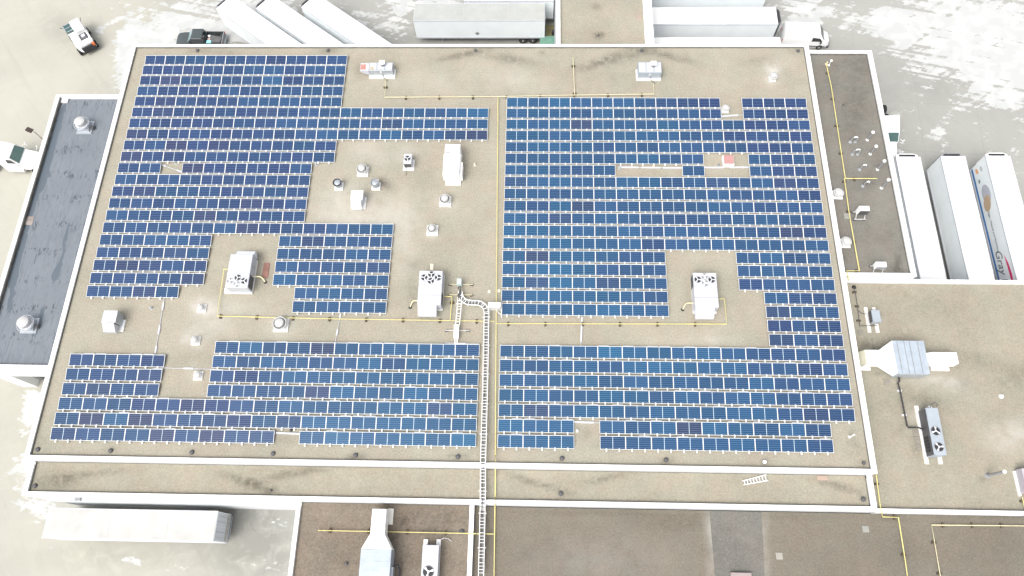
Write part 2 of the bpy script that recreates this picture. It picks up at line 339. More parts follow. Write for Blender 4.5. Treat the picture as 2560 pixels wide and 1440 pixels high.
mk = []
def dk(x, y, rx, ry, a, q): mk.append(('dirt', x, y, rx, ry, a, q))
def pl(x, y, rx, ry, a, q): mk.append(('pale', x, y, rx, ry, a, q))
for d in ((1560, 143, 70, 14, -14, 0.8), (1470, 165, 60, 10, -14, 0.6), (1530, 140, 40, 8, -20, 0.5), (1650, 135, 50, 8, 12, 0.7), (1700, 147, 50, 9, 14, 0.6), (1604, 125, 26, 6, 0, 0.7),
          (1180, 132, 60, 8, -12, 0.8), (1250, 145, 50, 9, 10, 0.7), (1300, 150, 40, 8, 14, 0.6), (1130, 142, 40, 6, -12, 0.6), (820, 127, 26, 7, 0, 0.8), (494, 128, 24, 6, 0, 0.7), (560, 131, 40, 6, 4, 0.5), (1995, 128, 26, 8, 0, 0.6), (1900, 150, 40, 10, -10, 0.5),
          (900, 175, 14, 20, 0, 0.7), (1354, 133, 7, 4, 0, 0.9), (960, 455, 22, 10, 20, 0.8), (963, 466, 22, 7, 30, 0.6), (1030, 720, 16, 40, 0, 0.5), (1035, 660, 30, 16, 0, 0.4), (1060, 440, 60, 60, 0, 0.25), (1165, 400, 18, 30, 0, 0.3), (1145, 150, 8, 8, 0, 0.2),
          (889, 1142, 26, 9, 0, 1.0), (1145, 1142, 26, 9, 0, 1.0), (1665, 1152, 20, 9, 0, 1.0), (1911, 1156, 10, 7, 0, 1.0), (2140, 1120, 40, 30, 40, 0.5), (2158, 1158, 12, 12, 0, 0.6), (277, 1127, 14, 5, 0, 0.6), (480, 1131, 14, 6, 0, 0.6), (683, 1134, 14, 6, 0, 0.4), (1405, 1146, 14, 6, 0, 0.5),
          (640, 640, 24, 14, 0, 0.4), (665, 680, 20, 24, 0, 0.35), (1720, 720, 12, 40, 0, 0.3), (1510, 190, 90, 20, 0, 0.3), (1070, 760, 60, 40, 0, 0.2), (250, 1145, 200, 5, 1, 0.5), (900, 1153, 300, 5, 1, 0.5), (1700, 1163, 300, 5, 1, 0.5), (100, 1090, 20, 40, 0, 0.3), (790, 150, 40, 6, 0, 0.3), (450, 900, 200, 16, 0, 0.2), (1465, 1085, 22, 16, 0, 0.5), (1340, 165, 50, 20, 0, 0.35), (700, 1100, 100, 14, 0, 0.35), (1290, 1110, 300, 12, 1, 0.3)): dk(*d)
for d in ((1929, 185, 16, 22, 0, 1.1), (1940, 160, 30, 30, 0, 0.3), (503, 765, 26, 20, 0, 1.0), (484, 847, 30, 20, 0, 0.9), (530, 800, 50, 40, 30, 0.4), (489, 935, 16, 14, 0, 0.6), (700, 815, 34, 22, 0, 0.7), (860, 520, 90, 60, 0, 0.5), (930, 380, 60, 40, 0, 0.35), (960, 540, 80, 40, 0, 0.4), (1010, 600, 30, 90, 0, 0.35), (1080, 200, 160, 30, 0, 0.2), (1280, 190, 60, 30, 0, 0.25), (1770, 850, 60, 12, 0, 0.35), (1115, 510, 26, 18, 0, 0.4), (1020, 390, 26, 24, 0, 0.4), (1080, 585, 20, 12, 0, 0.4), (590, 770, 80, 20, 0, 0.3), (1400, 1115, 60, 8, 0, 0.3), (360, 840, 100, 30, 0, 0.15)): pl(*d)
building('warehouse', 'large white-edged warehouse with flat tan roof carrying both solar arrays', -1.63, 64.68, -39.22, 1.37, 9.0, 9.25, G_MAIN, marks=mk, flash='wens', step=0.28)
mk = []
for d in ((150, 1205, 60, 20, 0, 0.9), (220, 1185, 90, 8, -5, 0.7), (600, 1200, 60, 10, 18, 0.9), (640, 1215, 50, 12, 20, 0.7), (720, 1185, 80, 10, -14, 0.9), (800, 1175, 60, 6, -10, 0.6), (1340, 1208, 60, 8, 16, 0.8), (1400, 1225, 40, 6, 16, 0.6), (1500, 1200, 50, 9, -10, 0.7), (1560, 1185, 50, 6, -10, 0.5), (1300, 1195, 30, 6, 20, 0.6), (2080, 1210, 60, 8, 14, 0.8), (2120, 1225, 50, 8, 14, 0.5), (678, 1226, 12, 8, 0, 0.9), (1402, 1238, 12, 5, 0, 0.9), (2158, 1248, 12, 6, 0, 0.6), (900, 1243, 400, 4, 1, 0.4), (1700, 1257, 400, 4, 1, 0.4), (1240, 1180, 8, 10, 0, 0.8), (88, 1215, 10, 8, 0, 0.5)): dk(*d)
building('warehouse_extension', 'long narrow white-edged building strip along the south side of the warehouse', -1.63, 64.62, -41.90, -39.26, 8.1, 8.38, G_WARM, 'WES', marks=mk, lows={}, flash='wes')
mk = [('pale', 2040, 150, 20, 10, 0, 0.0)]
for d in ((2150, 160, 50, 20, 0, 0.5), (2080, 200, 30, 60, 10, 0.4), (2150, 230, 30, 60, 0, 0.4), (2130, 300, 30, 60, 0, 0.35), (2200, 400, 30, 40, 0, 0.35), (2170, 455, 20, 16, 0, 0.8), (2165, 550, 20, 40, 0, 0.3), (2245, 655, 10, 30, 10, 0.9), (2240, 680, 20, 14, 0, 0.9), (2140, 545, 16, 8, 0, 0.7), (2100, 640, 20, 30, 0, 0.3), (2215, 590, 20, 30, 0, 0.3), (2108, 263, 8, 10, 0, 0.6)): dk(*d)
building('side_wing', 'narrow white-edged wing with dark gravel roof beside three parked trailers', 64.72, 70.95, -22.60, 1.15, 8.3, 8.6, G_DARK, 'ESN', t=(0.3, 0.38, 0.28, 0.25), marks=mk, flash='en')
mk = []
for d in ((2300, 1000, 90, 30, 10, 0.5), (2440, 900, 90, 20, 10, 0.5), (2170, 860, 30, 16, 0, 0.9), (2190, 880, 30, 16, 0, 0.6), (2400, 960, 90, 14, 12, 0.5), (2300, 760, 140, 50, 0, 0.25), (2290, 1120, 20, 40, 0, 0.5), (2460, 1195, 16, 8, 0, 0.6), (2200, 1130, 20, 100, 0, 0.15), (2200, 935, 40, 6, 10, 0.6), (2250, 1060, 14, 60, 5, 0.3), (2360, 1278, 200, 5, 0, 0.4), (2540, 940, 60, 30, 0, 0.5), (2480, 1060, 60, 40, 0, 0.2)): dk(*d)
for d in ((2350, 950, 60, 12, 8, 0.5), (2530, 1090, 60, 40, 0, 0.6), (2290, 1040, 40, 20, 0, 0.3), (2200, 800, 14, 10, 0, 0.3), (2350, 960, 100, 20, 10, 0.3)): pl(*d)
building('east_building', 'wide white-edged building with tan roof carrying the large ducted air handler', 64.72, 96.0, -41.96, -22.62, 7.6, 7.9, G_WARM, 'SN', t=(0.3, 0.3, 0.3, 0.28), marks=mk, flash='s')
mk = []
for d in ((1490, 18, 14, 8, 0, 0.9), (1497, 90, 12, 8, 0, 1.2), (1500, 86, 14, 7, 0, 0.8), (1592, 39, 6, 3, 0, 0.2)): dk(*d)
building('north_wing', 'white-edged wing with tan roof jutting out between the parked trailers', 40.45, 50.0, 1.41, 26.0, 8.3, 8.6, G_MAIN, 'WE', t=(0.36, 0.84, 0.3, 0.3), marks=mk)
mk = []
for d in ((1000, 1300, 80, 40, 0, 0.4), (1050, 1400, 90, 40, 0, 0.5), (1010, 1310, 10, 20, 0, 0.8), (1140, 1300, 60, 20, 0, 0.4), (860, 1380, 60, 60, 0, 0.3), (1070, 1330, 50, 10, 0, 0.7), (980, 1345, 20, 14, 0, 0.8), (866, 1409, 10, 8, 0, 0.9), (1100, 1280, 100, 30, 0, 0.3), (930, 1262, 160, 5, 0, 0.5)): dk(*d)
building('lower_building', 'lower white-edged building with coarse brown roof carrying a silver air handler', 19.95, 33.9, -62.0, -41.94, 7.2, 7.5, G_MID, 'WE', t=(0.3, 0.34, 0.3, 0.3), marks=mk, step=0.25)
mk = []
for d in ((1700, 1310, 90, 20, 0, 0.5), (1400, 1380, 160, 50, 0, 0.3), (2220, 1292, 30, 8, 0, 0.5), (1700, 1285, 400, 6, 1, 0.4), (2460, 1290, 200, 6, 0, 0.5), (1205, 1300, 24, 20, 0, 0.5), (1220, 1350, 30, 30, 0, 0.4), (2240, 1390, 60, 60, 0, 0.25), (2480, 1380, 100, 60, 0, 0.25)): dk(*d)
for d in ((1775, 1320, 12, 40, -4, 0.4), (1780, 1400, 10, 60, 0, 0.4), (1910, 1320, 12, 40, 0, 0.3), (1912, 1400, 10, 60, 0, 0.3), (1500, 1400, 200, 60, 0, 0.15)): pl(*d)
building('south_building', 'wide lower building with brown gravel roof and a grey tar patch', 33.94, 96.0, -62.0, -41.98, 7.0, 7.4, G_SE, '', marks=mk, step=0.34)

sb = [o for o in scene.objects if o.name.startswith('south_building')][0]
a1, a2, a3, a4 = at(1774, 1284, 7.0), at(1904, 1286, 7.0), at(1913, 1470, 7.0), at(1790, 1470, 7.0)
b = MB(); b.prism([(a4.x, a4.y), (a3.x, a3.y), (a2.x, -41.99), (a1.x, -41.99)], 7.001, 7.02)
o = b.build('roof_patch', gravel('gravel_grey', (0.152, 0.146, 0.132), 0.36, 0.16), sb); o.matrix_parent_inverse = Matrix.Translation((-(33.94 + 96) / 2, 51.99, 0))
# dark membrane annex on the left
def membrane():
    k = NB('black_membrane')
    n1 = k.noise(1.0, 7, 0.7, k.mapv((3.0, 0.6, 1)), 0.6); n2 = k.noise(0.3, 5, 0.6)
    sx = k.t.nodes.new('ShaderNodeSeparateXYZ'); k.link(k.tc, sx.inputs[0])
    fr = k.math('FRACT', k.math('MULTIPLY', sx.outputs[0], 1.02))
    seam = k.math('LESS_THAN', fr, 0.03)
    spots = k.step(k.noise(2.2, 6, 0.75, k.mapv((1.6, 0.55, 1))), 0.545, 0.58)
    band = k.step(k.math('FRACT', k.math('MULTIPLY', sx.outputs[1], 0.36)), 0.55, 0.8)
    spots = k.math('MULTIPLY', spots, k.math('MULTIPLY_ADD', band, 0.8, 0.2))
    puddle = k.math('MULTIPLY', k.attr('dirt'), 1.0, clamp=True)
    pf = k.step(k.math('MULTIPLY_ADD', k.math('SUBTRACT', n1, 0.5), 1.4, puddle), 0.42, 0.47)
    c = k.mix(n2, (0.135, 0.152, 0.172), (0.182, 0.202, 0.224))
    c = k.mix(k.math('MULTIPLY', k.step(n1, 0.5, 0.75), 0.5), c, (0.225, 0.24, 0.255))
    c = k.mix(k.math('MULTIPLY', k.step(k.noise(1.2, 6, 0.75, k.mapv((4.5, 0.35, 1))), 0.56, 0.63), 0.55), c, (0.085, 0.10, 0.118))
    c = k.mix(k.math('MULTIPLY', spots, 0.8), c, (0.055, 0.068, 0.082))
    c = k.mix(k.math('MULTIPLY', seam, 0.35), c, (0.10, 0.12, 0.14))
    c = k.mix(pf, c, (0.095, 0.118, 0.142))
    k.link(c, k.b.inputs['Base Color']); k.b.inputs['Roughness'].default_value = 0.7; k.b.inputs['Specular IOR Level'].default_value = 0.3
    return k.m
mk = []
for d in ((110, 430, 11, 60, 15, 1.1), (80, 520, 8, 40, 16, 0.9), (150, 300, 10, 60, 14, 0.7), (128, 370, 8, 40, 14, 0.8), (55, 610, 9, 50, 14, 1.1), (35, 680, 10, 40, 14, 1.2), (120, 500, 4, 26, 12, 0.7), (165, 590, 5, 40, 12, 0.9), (150, 660, 6, 36, 14, 0.9), (175, 300, 4, 40, 10, 0.5), (190, 480, 4, 30, 10, 0.6), (135, 690, 8, 16, 14, 0.9), (25, 760, 14, 60, 18, 0.6), (100, 800, 8, 40, 14, 0.9), (90, 640, 4, 40, 10, 0.6), (235, 320, 12, 8, 0, 0.7)): dk(*d)
AX0, AX1, AY0, AY1 = -10.0, -1.67, -31.15, -2.6
r = thing('side_annex', ((AX0 + AX1) / 2, (AY0 + AY1) / 2, 0), 'low annex with streaked dark grey membrane roof left of the warehouse', 'building')
def LL(o, x=(AX0 + AX1) / 2, y=(AY0 + AY1) / 2): o.matrix_parent_inverse = Matrix.Translation((-x, -y, 0)); return o
b = MB(); b.box(AX0, AX0 + 0.36, AY0, AY1, 0, 6.42); b.box(AX0 + 0.36, AX1, AY1 - 0.25, AY1, 0, 6.42)
b.box(AX0 + 0.36, AX1, AY0, AY0 + 0.35, 3.9, 6.42); b.box(AX0 + 0.36, -8.5, AY0, AY0 + 0.7, 0, 3.9); b.box(-8.5, AX1, AY0 + 0.36, AY0 + 0.7, 3.3, 6.0)
LL(b.build('wall', mat('annex_wall', (0.76, 0.77, 0.76), 0.7, vary=0.03), r))
b = MB(); ring_boxes(b, AX0 - 0.02, AX1, AY0 - 0.02, AY1 + 0.02, 0.38, 0.0, 0.37, 0.27, 6.42, 6.5, 'WSN'); LL(b.build('parapet_cap', WHITE, r))
LL(grid('roof', lines(AX0 + 0.36, AX1, 0.25), lines(AY0 + 0.35, AY1 - 0.25, 0.25), 6.1, membrane(), r, mk))
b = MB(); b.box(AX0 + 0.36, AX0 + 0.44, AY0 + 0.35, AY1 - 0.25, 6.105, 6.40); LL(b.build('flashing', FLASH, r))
b = MB()
for i in range(16): b.box(-8.0, -1.9, AY0 + 0.95, AY0 + 1.05 + 0.0, 0.05 + i * 0.24, 0.05 + i * 0.24 + 0.19)
b.box(-8.0, -1.9, AY0 + 1.06, AY0 + 1.12, 0, 3.9); LL(b.build('dock_door', DOORM, r))
b = MB(); b.box(-8.5, -8.0, AY0 + 0.7, AY0 + 1.3, 0, 3.9); LL(b.build('door_frame', MGREY, r))
# wall lamp and canopy on the south face of the strip
b = MB(); p = at(195, 1246, 7.6); b.box(p.x - 0.22, p.x + 0.22, -42.14, -41.905, 7.45, 7.65)
tag(b.build('wall_light', MGREY), 'small grey floodlight on the white wall above the lone trailer', 'lamp')

# ------------------------------------------------------------------ solar panels
def panel_mat():
    k = NB('solar_cells')
    oi = k.t.nodes.new('ShaderNodeObjectInfo')
    uvn = k.t.nodes.new('ShaderNodeTexCoord'); sx = k.t.nodes.new('ShaderNodeSeparateXYZ'); k.link(uvn.outputs['UV'], sx.inputs[0])
    u, v = sx.outputs[0], sx.outputs[1]
    fv = k.math('ABSOLUTE', k.math('SUBTRACT', k.math('FRACT', k.math('MULTIPLY', v, 6.0)), 0.5))
    hl = k.math('GREATER_THAN', fv, 0.452)
    fu = k.math('ABSOLUTE', k.math('SUBTRACT', k.math('FRACT', k.math('MULTIPLY', u, 24.0)), 0.5))
    vl = k.math('MULTIPLY', k.math('GREATER_THAN', fu, 0.44), 0.30)
    mid = k.math('LESS_THAN', k.math('ABSOLUTE', k.math('SUBTRACT', u, 0.5)), 0.0095)
    base = k.mix(k.noise(60.0, 2, 0.5, uvn.outputs['UV']), (0.85, 0.85, 0.85), (1.15, 1.15, 1.15))
    base = k.mix(1.0, oi.outputs['Color'], base, 'MULTIPLY')
    c = k.mix(vl, base, (0.12, 0.18, 0.27)); c = k.mix(k.math('MULTIPLY', hl, 0.8), c, (0.16, 0.24, 0.36)); c = k.mix(mid, c, (0.50, 0.60, 0.66))
    k.link(c, k.b.inputs['Base Color']); k.b.inputs['Roughness'].default_value = 0.12; k.b.inputs['Specular IOR Level'].default_value = 0.25
    return k.m
PM = panel_mat(); FRM = mat('panel_frame', (0.78, 0.80, 0.80), 0.4, 0.0, vary=0.02)
PW, PD, TILT = 1.985, 1.0, D2R(8.0)
MT = Matrix.Rotation(TILT, 4, 'X')
b = MB(); b.box(0.012, PW - 0.012, -PD + 0.012, -0.012, -0.02, 0.0, MT)
pan0 = b.build('solar_panel', PM, link=False)
uvl = pan0.data.uv_layers.new(name='UVMap')
for poly in pan0.data.polygons:
    for li in poly.loop_indices:
        co = MT.inverted() @ pan0.data.vertices[pan0.data.loops[li].vertex_index].co
        uvl.data[li].uv = ((co.x - 0.02) / (PW - 0.04), (co.y + PD) / PD)
b = MB(); fw = 0.026
b.box(0, PW, -fw, 0, -0.035, 0.008, MT); b.box(0, PW, -PD, -PD + fw, -0.035, 0.008, MT)
b.box(0, fw, -PD + fw, -fw, -0.035, 0.008, MT); b.box(PW - fw, PW, -PD + fw, -fw, -0.035, 0.008, MT)
frm0 = b.build('panel_frame', FRM, link=False)
b = MB(); b.box(-0.05, 0.05, -0.20, 0.05, -0.16, -0.125); b.box(-0.05, 0.05, -0.12, -0.05, -0.12, -0.06)
brk0 = b.build('mounting_bracket', FRM, link=False)
ORD = 'first second third fourth fifth sixth seventh eighth ninth tenth eleventh twelfth thirteenth fourteenth fifteenth sixteenth seventeenth eighteenth nineteenth twentieth'.split()
def ordn(i, n):                          # which end to count from
    return (ORD[i] + ' from the top') if i < n / 2 else (('last' if n - 1 - i == 0 else ORD[n - 1 - i] + ' from the bottom'))
PITCH = 1.22317
rnd = random.Random(3)
def tint(x, y, cell):
    t = (x + 1) / 66.0; s = 0.5 + 0.5 * math.sin(x * 0.23 + y * 0.31)
    f = min(1, max(0, 0.16 + 0.50 * math.exp(-((x - 36) / 20.0) ** 2) + 0.22 * (s - 0.5) - 0.006 * (y + 20) + rnd.gauss(0, 0.12)))  # teal share grows toward mid roof, painting reflection into the cell colour
    navy, teal, purp = (0.018, 0.036, 0.108), (0.012, 0.080, 0.165), (0.034, 0.032, 0.075)
    c = [a * (1 - f) + b_ * f for a, b_ in zip(navy, teal)]
    if rnd.random() < (0.17 if x < 14 else 0.05): q = rnd.uniform(0.3, 0.75); c = [a * (1 - q) + b_ * q for a, b_ in zip(c, purp)]
    k = rnd.uniform(0.76, 1.04)
    return (*[a * k for a in c], 1)
b = MB(); b.box(0.08, 0.92, 0.055, 0.115, -0.26, -0.15); tray0 = b.build('ballast_tray', FRM, link=False)
def add_row(side, r, c0, c1, label, x0, y):
    n = c1 - c0; t = thing('solar_panel_row', (x0, y, 9.30), label, 'solar panels', 'rows of solar panels on the %s array' % side)
    for i in range(n):
        p = pan0.copy(); scene.collection.objects.link(p); p.parent = t; p.location = (i * 2.0 + 0.008, 0, 0); p.color = tint(x0 + i * 2, y, 0)
        f = frm0.copy(); scene.collection.objects.link(f); f.parent = p
        for q in (0.5, 1.5):
            k = brk0.copy(); scene.collection.objects.link(k); k.parent = t; k.location = (i * 2.0 + q, -PD * math.cos(TILT) + 0.02, 0.0)
    d = MB(); d.box(0.0, n * 2.0, 0.012, 0.03, -0.22, -0.02)
    d.build('wind_deflector', GALV, t)
    rr = random.Random(int(r * 31 + c0))
    for i in range(2 * n):
        if rr.random() < 0.22: k = tray0.copy(); scene.collection.objects.link(k); k.parent = t; k.location = (i * 1.0, 0, 0)
LS = [(0, 0, 10), (1, 0, 10), (2, 0, 10), (3, 0, 10), (4, 0, 10), (5, 0, 17), (6, 0, 17), (7, 0, 17), (8, 0, 10), (9, 0, 10), (10, 0, 2), (10, 3, 9), (11, 0, 9), (12, 0, 9), (13, 0, 9), (14, 0, 9), (15, 0, 13),
      (16, 0, 5), (16, 8, 13), (17, 0, 5), (17, 8, 13), (18, 0, 5), (18, 8, 13), (19, 0, 5), (19, 8, 13), (20, 0, 4), (20, 9, 13), (21, 9, 13), (24, 6, 17), (25, 0, 4), (25, 6, 17), (26, 0, 4), (26, 6, 17), (27, 0, 4), (27, 6, 17), (28, 0, 17), (29, 0, 17), (30, 0, 9), (30, 10, 17)]
RS = [(0, 0, 10), (0, 11, 14), (1, 0, 10), (1, 11, 14), (2, 0, 14), (3, 0, 14), (4, 0, 14), (5, 0, 9), (5, 11, 14), (6, 0, 5), (6, 8, 9), (6, 11, 14), (7, 0, 14), (8, 0, 14), (9, 0, 14), (10, 0, 14), (11, 0, 14), (12, 0, 14),
      (13, 0, 7), (13, 10, 14), (14, 0, 7), (14, 10, 14), (15, 0, 7), (15, 10, 14), (16, 0, 7), (16, 11, 14), (17, 0, 7), (17, 11, 14), (18, 11, 14), (19, 11, 14), (20, 0, 14), (21, 0, 14), (22, 0, 14), (23, 0, 14), (24, 0, 14), (25, 0, 3), (25, 4, 13), (26, 0, 3), (26, 4, 13)]
for side, SG, ox, oy in (('left', LS, 0.0, 0.0), ('right', RS, 35.679, -4.923)):
    rows = sorted({s[0] for s in SG})
    for (r_, c0, c1) in SG:
        segs = [s for s in SG if s[0] == r_]; i = rows.index(r_); n = c1 - c0
        where = '' if len(segs) == 1 else ', ' + {0: 'west', len(segs) - 1: 'east'}.get(segs.index((r_, c0, c1)), 'middle') + ' piece'
        if n == 1: lab = 'single blue solar panel standing alone between gaps in the right array'
        else: lab = 'line of %d blue solar panels, %s of the %s array%s' % (n, ordn(i, len(rows)), side, where)
        add_row(side, r_, c0, c1, lab, ox + c0 * 2.0, oy - r_ * PITCH)

# ------------------------------------------------------------------ rooftop equipment
def fan_set(root, x, y, z, r, dark=0.0):      # a condenser fan: ring part with blades below
    b = MB(); b.ring(x, y, z + 0.01, r, r * 0.07, 22, 6); f = b.build('fan', STEEL if dark < 0.5 else MGREY, root, True)
    b = MB(); b.cyl(x, y, z + 0.004, z + 0.008, r * 0.97, n=22); b.build('fan_opening', BLACK if dark >= 0 else MGREY, f)
    b = MB(); a0 = random.random() * 2
    for k in range(3):
        a = a0 + k * 2 * PI / 3; w = 0.44 if dark > 0 else 0.8
        pts = [(x + q * r * math.cos(a + t), y + q * r * math.sin(a + t)) for q, t in ((0.16, -w * 0.7), (0.9, -w), (0.94, -w * 0.4), (0.94, w * 0.2), (0.16, w * 0.6))]
        b.prism(pts, z + 0.012, z + 0.022)
    b.cyl(x, y, z + 0.012, z + 0.05, r * 0.22, n=12); b.build('fan_blades', ALU, f)

def rtu(label, top, zt, z0, fans, hood, curb, hoodz=-0.12, louver=None):
    X0, X1, Y0, Y1 = top; cx, cy = (X0 + X1) / 2, (Y0 + Y1) / 2
    t = thing('rooftop_unit', (cx, cy, z0), label, 'rooftop unit', 'large packaged air conditioners')
    x0, x1, y0, y1 = X0 - cx, X1 - cx, Y0 - cy, Y1 - cy; H = zt - z0
    c0, c1, d0, d1 = curb
    b = MB(); b.box(c0 - cx, c1 - cx, d0 - cy, d1 - cy, 0, 0.22); b.build('curb', WHITE, t)
    fy = y1 - y0; fans_n = hood == 'S'
    cuts = [y0, y0 + fy * 0.29, y0 + fy * 0.585, y1] if fans_n else [y0, y0 + fy * 0.42, y0 + fy * 0.71, y1]
    for i in range(3):
        b = MB(); b.bev(x0, x1, cuts[i] + 0.012, cuts[i + 1] - 0.012, 0.24, H, 0.03); b.build('cabinet', UNIT, t)
    b = MB(); b.box(x0 + 0.05, x1 - 0.05, y0 + 0.05, y1 - 0.05, 0.2, H - 0.05); b.build('core', MGREY, t)
    hx0, hx1 = x0 + (x1 - x0) * (0.03 if fans_n else 0.2), x1 - (x1 - x0) * (0.2 if fans_n else -0.02)
    if fans_n: ys = (y0 - 0.78, y0 - 0.0)
    else: ys = (y1 + 0.0, y1 + 0.42)
    b = MB()
    if fans_n: b.loft([[(hx0, ys[1], H - 0.85), (hx1, ys[1], H - 0.85), (hx1, ys[1], H + hoodz + 0.05), (hx0, ys[1], H + hoodz + 0.05)], [(hx0, ys[0], H - 0.75), (hx1, ys[0], H - 0.75), (hx1, ys[0], H - 0.40), (hx0, ys[0], H - 0.40)]])
    else: b.loft([[(hx0, ys[0], 0.3), (hx0, ys[0], H - 0.1), (hx1, ys[0], H - 0.1), (hx1, ys[0], 0.3)], [(hx0, ys[1], 0.6), (hx0, ys[1], H - 0.35), (hx1, ys[1], H - 0.35), (hx1, ys[1], 0.6)]])
    b.build('intake_hood', mat('hood_lilac', (0.66, 0.68, 0.74), 0.5, vary=0.03), t)
    for q, (fx, fyy, fr, dk_) in enumerate(fans):
        p = at(fx, fyy, zt); fan_set(t, p.x - cx, p.y - cy, H, fr, dk_)
    if louver == 'E':
        b = MB(); b.box(x1 - 0.01, x1 + 0.02, y0 + 0.15, y0 + fy * 0.40, 0.3, H - 0.1); b.build('coil_grille', DGREY, t)
    if louver == 'W':
        b = MB(); b.box(x0 - 0.02, x0 + 0.01, y1 - fy * 0.38, y1 - 0.15, 0.3, H - 0.1); b.build('coil_grille', DGREY, t)
    # condensate trap pipe
    sgn = 1 if louver == 'E' and not fans_n else -1
    xe = x1 if sgn > 0 else x0
    pt = [(xe, y0 + fy * 0.45, 0.45), (xe + sgn * 0.55, y0 + fy * 0.45, 0.45), (xe + sgn * 0.75, y0 + fy * 0.42, 0.35), (xe + sgn * 0.95, y0 + fy * 0.34, 0.1)]
    if fans_n: pt = [(xe, y0 + fy * 0.22, 0.45), (xe + sgn * 0.45, y0 + fy * 0.22, 0.45), (xe + sgn * 0.6, y0 + fy * 0.2, 0.35), (xe + sgn * 0.78, y0 + fy * 0.08, 0.08)]
    b = MB(); b.tube(pt, 0.05); b.build('drain_pipe', YPALE, t, True)
    b = MB(); b.cyl(pt[-1][0], pt[-1][1], 0.004, 0.06, 0.15, 0.1, 14); b.build('pipe_boot', BLACK, t)
    return t
def crb(a, b_, c, d, z=9.0): return rect(a, b_, c, d, z)
rtu('white rooftop unit with intake hood at its far end, left of the others', rect(577, 635, 618.4, 719.8, 10.3), 10.3, 9.0,
    [(575.5, 702, 0.27, -1), (594.5, 694, 0.27, 1), (610, 702, 0.27, 1), (591.5, 710, 0.27, -1)], 'N', crb(577, 652, 632, 735.4), louver='E')
rtu('white rooftop unit by the cable tray with four fans at its far end', rect(1049, 676, 1102, 762.5, 10.3), 10.3, 9.0,
    [(1060.5, 693.5, 0.27, 1), (1078.5, 685.5, 0.27, 1), (1095, 694, 0.27, 1), (1077, 702, 0.27, 1)], 'S', crb(1054, 690, 1107, 777), louver='E')
rtu('white rooftop unit inside the notch of the right array, grey fan panel', rect(1732, 681, 1798, 768.5, 10.3), 10.3, 9.0,
    [(1744.5, 699, 0.28, 1), (1761.5, 690.5, 0.28, -1), (1779.5, 699, 0.28, 1), (1763, 707.5, 0.28, -1)], 'S', crb(1725, 696, 1790, 785), louver='W')

def curbfan(pb, z0, side, r, h, label, style='dome', matn=None, group='domed roof exhaust fans', name='exhaust_fan', off=(0, 0)):
    p = at(pb[0], pb[1], z0); m = matn or WHITE
    t = thing(name, p, label, 'roof fan', group); s = side / 2
    m = matn or FANW
    b = MB(); b.box(-s, s, -s, s, 0, 0.12); b.box(-s * 0.72, s * 0.72, -s * 0.72, s * 0.72, 0.12, 0.3); b.build('curb', WHITE if style != 'wire' else GALV, t)
    if style == 'dome':
        b = MB(); b.lathe(0, 0, [(r * 0.55, 0.3), (r * 0.62, h * 0.45), (r * 0.95, h * 0.72), (r * 0.97, h * 0.80)], 24); b.build('housing', mat('fan_housing', (0.16, 0.16, 0.16), 0.5), t, True)
        b = MB(); b.ring(0, 0, h * 0.82, r, r * 0.09, 28, 8); b.build('wind_band', m, t, True)
        b = MB(); b.lathe(0.0, 0.0, [(r * 0.68, h * 0.80), (r * 0.72, h * 0.95), (r * 0.66, h * 1.08), (r * 0.45, h * 1.16), (r * 0.05, h * 1.18)], 24); b.build('dome', m, t, True)
    elif style == 'wire':
        b = MB(); b.lathe(0, 0, [(r * 0.62, 0.3), (r * 0.66, h * 0.5), (r * 0.85, h * 0.62)], 24); b.build('housing', UNIT, t, True)
        b = MB(); b.ring(0, 0, h * 0.66, r, 0.022, 32, 6)
        for k in range(3): a = k * 2.1 + 0.4; b.tube([(r * 0.6 * math.cos(a), r * 0.6 * math.sin(a), h * 0.66), (r * math.cos(a), r * math.sin(a), h * 0.66)], 0.015, 6)
        b.build('guard_ring', UNIT, t, True)
        b = MB(); b.lathe(0, 0, [(r * 0.60, h * 0.62), (r * 0.68, h * 0.75), (r * 0.68, h * 0.98), (r * 0.5, h * 1.06), (r * 0.05, h * 1.07)], 24); b.build('dome', m, t, True)
        b = MB(); b.box(s * 0.9, s * 1.25, -s * 0.4, s * 0.1, 0, 0.35); b.build('disconnect_box', DGREY, t)
    elif style == 'tube':
        b = MB(); b.lathe(0, 0, [(r * 0.8, 0.25), (r * 0.9, h * 0.5), (r, h * 0.95), (r, h), (r * 0.86, h), (r * 0.86, h * 0.93)], 24); b.build('housing', UNIT2, t, True)
        b = MB(); b.ring(0, 0, h, r * 0.95, r * 0.13, 28, 8); b.build('rim', off[2] if len(off) > 2 else DGREY, t, True)
        b = MB(); b.lathe(0, 0, [(r * 0.74, h * 0.9), (r * 0.70, h * 1.0), (r * 0.35, h * 1.06), (r * 0.03, h * 1.07)], 24); b.build('dome', GALV, t, True)
        b = MB(); b.tube([(r * 0.6, r * 0.6, h + 0.02), (r * 0.95, r * 0.75, h + 0.02)], 0.03, 6); b.build('bracket', ALU, t)
    elif style == 'small':
        b = MB(); b.cyl(0, 0, 0.2, h * 0.6, r * 0.6, n=18); b.build('housing', m, t, True)
        b = MB(); b.lathe(0, 0, [(r * 0.9, h * 0.5), (r, h * 0.6), (r, h * 0.68)], 20); b.build('wind_band', m, t, True)
        b = MB(); b.lathe(0, 0, [(r * 0.7, h * 0.65), (r * 0.74, h * 0.92), (r * 0.5, h * 1.04), (r * 0.05, h * 1.06)], 20); b.build('dome', m, t, True)
    return t
curbfan((908, 430), 9.0, 1.0, 0.46, 0.72, 'white domed exhaust fan above the two dark-rimmed fans')
curbfan((1114, 505), 9.0, 1.02, 0.46, 0.75, 'white domed exhaust fan below the tall narrow white unit')
